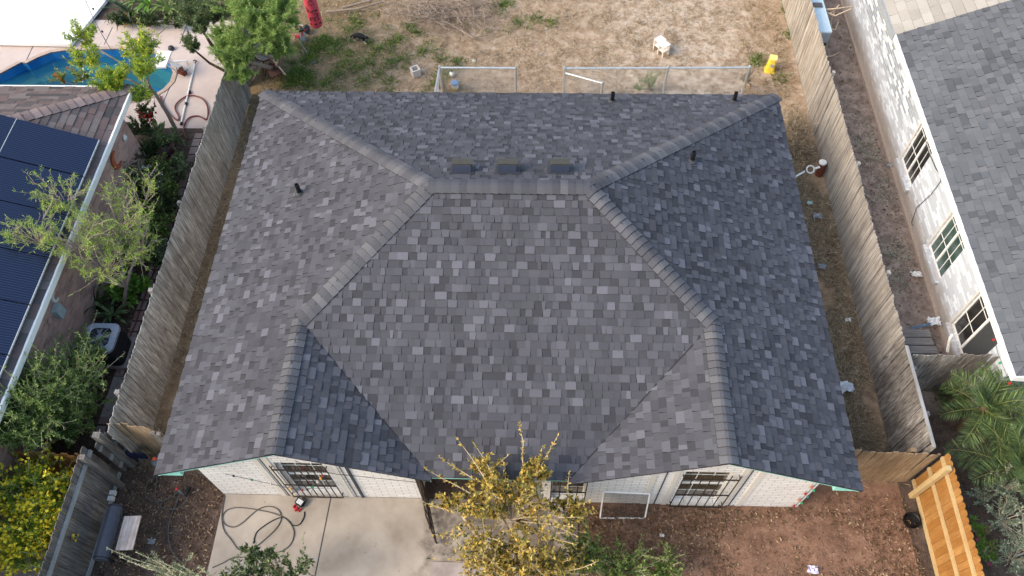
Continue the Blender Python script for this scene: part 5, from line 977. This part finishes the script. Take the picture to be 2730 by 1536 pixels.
p = Vector((14.66, 9.42, 0)); t = thing('stump', p, 'hollow log stump with a white lid against the right fence', 'stump'); m = MB(); m.lathe(p, [(.1, 0), (.09, .3), (.085, .42), (.06, .4)], 12); m.build('log', M_RUST, t); m = MB(); m.lathe(p + Vector((-.02, .03, .43)), [(.1, 0), (.105, .03), (.08, .05)], 14); m.build('lid', M_PAPER, t)
t = thing('ring_pipe', V3(2035, 428, 0), 'white pipe fitting with a ring lying beside the stump', 'pipe'); m = MB(); c_ = at(2038, 426, .3); q = Vector((0, -.5, .85)).to_track_quat('Z', 'Y').to_matrix(); m.tube([c_ + q @ Vector((.1 * math.cos(k * math.tau / 16), .1 * math.sin(k * math.tau / 16), 0)) for k in range(17)], .02, 6); m.build('ring', M_WHITE, t)
m = MB(); m.tube([at(2000, 445, .1), at(2024, 431, .25)], .026, 6); m.tube([at(2050, 424, .3), at(2062, 420, .35)], .03, 6); m.build('arm', M_WHITE, t)
p = Vector(V3(2286, 1313, 0)); m = MB(); m.lathe(p, [(.13, 0), (.16, .14), (.17, .15), (.15, .13), (.12, .03)], 18); tag(m.build('feed_bowl', M_BLACK), 'round black bowl at the foot of the new cedar fence', 'bowl')
m = MB(); q = [onwall(2438, 890, 16.68)]; m.lathe((15.02, 3.12, 1.5), [(.06, 0), (.07, .18), (.05, .2)], 8, Matrix.Rotation(R(90), 3, 'Y')); tag(m.build('pipe_stub', M_DKGREY), 'dark pipe stub at the top of the mossy fence panel', 'pipe')
m = MB(); a = at(2310, 962, .05); m.bar(at(2300, 962, .1), at(2350, 960, .1), .16, .14); tag(m.build('edging_block', M_GCON), 'long grey concrete block under the mossy fence panel', 'block')

# ------------------------------------------------------------------ small things: front yard
t = thing('window_screen', (8.45, .1, 0), 'white framed insect screen leaning on the front wall', 'screen'); A_, B_, C_, D_ = at(1508, 1283, .02), at(1620, 1279, .02), at(1627, 1243, .75), at(1514, 1236, .75)
C_.y = D_.y = .28; A_ = Vector((A_.x, -.02, .02)); B_ = Vector((B_.x, -.0, .02)); C_ = Vector((B_.x + .03, .29, .72)); D_ = Vector((A_.x + .02, .29, .78)); m = MB()
for a, b in ((A_, B_), (B_, C_), (C_, D_), (D_, A_)): m.bar(a, b, .03, .018)
m.build('frame', M_WHITE, t); n = NT('sheer_mesh', .9, .1); tr = n.n('ShaderNodeBsdfTransparent'); mx = n.n('ShaderNodeMixShader'); mx.inputs[0].default_value = .26; n.col((.06, .06, .06)); n.l(tr.outputs[0], mx.inputs[1]); n.l(n.b.outputs[0], mx.inputs[2]); n.l(mx.outputs[0], n.t.nodes['Material Output'].inputs[0]); m = MB(); m.face([A_, B_, C_, D_]); m.build('mesh_panel', n.m, t)
p = Vector(V3(757, 1266, .03)); t = thing('work_light', p, 'red and black work light lying on the patio', 'lamp'); M_ = Matrix.Rotation(R(-28), 3, 'Z'); m = MB(); m.box(p + M_ @ Vector((0, 0, .07)), (.17, .14, .07), M_); m.build('housing', M_BLACK, t); m = MB(); m.box(p + M_ @ Vector((0, .0, .111)), (.135, .1, .01), M_); m.build('lens', flat('silver_lens', lin((205, 210, 215)), .2), t)
m = MB(); m.tube([p + M_ @ Vector(q) for q in ((-.1, -.05, .06), (-.1, .11, .09), (.1, .11, .09), (.1, -.05, .06))], .014, 5); m.build('handle', M_BLACK, t); m = MB(); m.tube([p + M_ @ Vector(q) for q in ((-.08, -.08, .03), (-.08, -.15, .02), (.08, -.15, .02), (.08, -.08, .03))], .022, 6); m.tube([p + M_ @ Vector(q) for q in ((0, -.09, .05), (0, -.2, .03))], .025, 6); m.build('stand', M_RED, t)
def K(cx_, cy_): return ((380 + cx_ * .3106) * D, (1150 + cy_ * .3106) * D)
m = MB(); m.tube(hosepath([K(*q) for q in ((1390, 690), (1385, 740), (1345, 800), (1290, 808), (1255, 770), (1200, 738), (1120, 765), (1040, 815), (985, 860), (962, 910), (957, 945))], .042), .011, 5); m.tube([at(*K(957, 945), .042), at(*K(955, 962), .042)], .02, 6); tag(m.build('power_cord', M_BLACK), 'thin black cord of the work light with its plug', 'cord')
m = MB(); m.tube(hosepath([K(*q) for q in ((705, 550), (690, 640), (680, 740), (700, 850), (760, 930), (820, 1010), (900, 1030), (980, 985), (1070, 910), (1150, 830), (1190, 750), (1170, 680), (1100, 645), (1010, 660), (930, 720), (850, 790), (780, 822), (710, 800), (685, 740), (720, 680), (800, 655), (900, 660), (1020, 680), (1130, 705), (1220, 745), (1280, 810), (1300, 880), (1270, 970), (1190, 1030), (1060, 1055), (900, 1080), (780, 1085), (690, 1130), (600, 1170))], .042), .0115, 6); tag(m.build('extension_hose', M_HOSE), 'long grey hose looped over the patio', 'hose')
m = MB(); m.tube(hosepath([K(*q) for q in ((130, 385), (50, 430), (25, 520), (55, 585), (140, 605), (240, 570), (300, 520), (335, 500))], .05), .012, 6); m.tube(hosepath([K(*q) for q in ((130, 385), (110, 500), (125, 610), (200, 665), (300, 660), (370, 600), (385, 550), (390, 520))], .055), .013, 6); m.tube(hosepath([K(*q) for q in ((335, 500), (290, 620), (240, 740), (220, 860), (235, 980), (280, 1070), (330, 1120))], .05), .012, 6); tag(m.build('garden_hose', M_HOSE), 'dark looped hose on the leafy dirt by the left gable corner', 'hose')
t = thing('faucet', V3(385 * D * 1.0, 1240, 0), 'red handled hose tap under the left eave corner', 'tap'); p = at(*K(310, 510), .3); t.location = (p.x, p.y, 0); m = MB(); m.tube([(p.x, p.y, 0), (p.x, p.y, .4)], .02, 6); m.build('pipe', M_GALV, t); m = MB(); m.lathe((p.x, p.y, .4), [(.03, 0), (.035, .02), (.02, .03)], 8); m.build('handle', M_RED, t)
p = at(*K(385, 520), .08); m = MB(); m.tube([p + Vector((-.02, -.1, 0)), p + Vector((0, 0, .03)), p + Vector((.05, .1, .02))], [.03, .045, .03], 6); tag(m.build('hose_nozzle', M_BLACK), 'black spray nozzle on the dirt at the hose end', 'nozzle')
# smoker
t = thing('barrel_smoker', (-1.23, -.7, 0), 'blue grey barrel smoker with weathered side shelf', 'smoker'); m = MB(); a_, b_ = Vector((-1.36, -.22, .78)), Vector((-1.34, -1.3, .78)); q = (b_ - a_).normalized().to_track_quat('Z', 'Y').to_matrix(); m.lathe(a_, [(.135, 0), (.15, .01), (.15, 1.05), (.135, 1.08)], 22, q); m.build('barrel', M_SMOKE, t)
m = MB(); [m.lathe(a_, [(.152, s_), (.156, s_ + .015), (.152, s_ + .03)], 22, q) for s_ in (.02, 1.03)]; m.tube([(-1.17, -.45, .86), (-1.1, -.5, .88), (-1.1, -.95, .88), (-1.17, -1.0, .86)], .012, 5); m.build('handle', M_BLKMET, t)
for x_ in (-1.48, -1.2):
    for y_ in (-.35, -1.15): m = MB(); m.bar((x_, y_, 0), (x_ + .0, y_, .66), .04, .04); m.build('leg', M_BLKMET, t)
m = MB(); m.prism([(-1.16, -.42, .7), (-.82, -.4, .7), (-.8, -1.07, .7), (-1.14, -1.09, .7)], (0, 0, .03)); m.build('side_shelf', wood('flaking_white_board', [(0, (.5, .44, .41)), (1, (.6, .55, .52))], (.2, .13, .1), .7, 1.4, axis=1), t)
m = MB(); m.bar((-1.18, -.5, .64), (-.86, -.5, .69), .03, .02); m.bar((-1.18, -1., .64), (-.86, -1., .69), .03, .02); m.build('shelf_bracket', M_BLKMET, t)
# iron gate
t = thing('iron_gate', (4.86, .2, 0), 'dark iron security gate swung open onto the patio', 'gate'); h0 = Vector((4.88, .16, .04)); h1 = Vector((5.1, -.62, .04)); m = MB(); H_ = 2.0
for k in range(5): p = h0.lerp(h1, k / 4); m.tube([p, p + Vector((0, 0, H_))], .012 if 0 < k < 4 else .018, 5)
for z_ in (.08, .95, 1.1, 1.95): m.tube([h0 + Vector((0, 0, z_)), h1 + Vector((0, 0, z_))], .015, 5)
m.tube([h0 + Vector((0, 0, .1)), h1 + Vector((0, 0, .95))], .01, 4); m.tube([h1 + Vector((0, 0, .1)), h0 + Vector((0, 0, .95))], .01, 4); m.build('grille', M_IRON, t); m = MB(); p = h0.lerp(h1, .93) + Vector((0, 0, 1.02)); m.box(p, (.06, .08, .14)); m.build('lock', M_BLKMET, t)
# string lights on the left gable
t = thing('string_lights', (1.2, .28, 1.6), 'string of small bulbs sagging across the left gable window', 'string lights'); pth = smooth([(1.05, .2, 1.62), (1.6, .18, 1.3), (2.3, .12, 1.02), (2.6, .1, 1.12), (2.9, .12, 1.6), (3.0, .18, 1.75)], 6); m = MB(); m.tube(pth, .006, 4); m.build('wire', M_DKGREY, t)
for k, q in enumerate(pth[2::3]):
    m = MB(); m.lathe(q, [(.01, .02), (.024, 0), (.022, -.03), (.005, -.055)], 8); m.build('bulb', (M_DKGREY, flat('green_bulb', lin((40, 150, 100)), .3), M_WOFF, flat('amber_bulb', lin((230, 170, 70)), .3), M_RED)[k % 5], t)
m = MB(); m.tube(smooth([(2.6, .24, 2.35), (3.1, .22, 1.78), (3.6, .22, 1.62), (4.4, .23, 1.38), (4.75, .22, 1.32)], 5), .006, 4); tag(m.build('loose_cable', M_BLACK), 'thin black cable running along the left gable under the rake', 'cable')
t = thing('string_lights', (12.5, .28, 1), 'row of coloured bulbs down the right front corner of the house', 'string lights'); m = MB(); m.tube([(12.5, .295, z_) for z_ in (.1, .8, 1.6)], .005, 4); m.build('wire', M_DKGREY, t)
for k in range(7):
    m = MB(); z_ = .2 + k * .2; m.lathe((12.5 + (.05 if k % 2 else -.05), .27, z_), [(.008, -.04), (.028, 0), (.022, .03), (.005, .06)], 8); m.build('bulb', (M_RED, flat('green_bulb', lin((40, 150, 100)), .3), M_TERRA, flat('teal_bulb', lin((60, 110, 110)), .3))[k % 4], t)
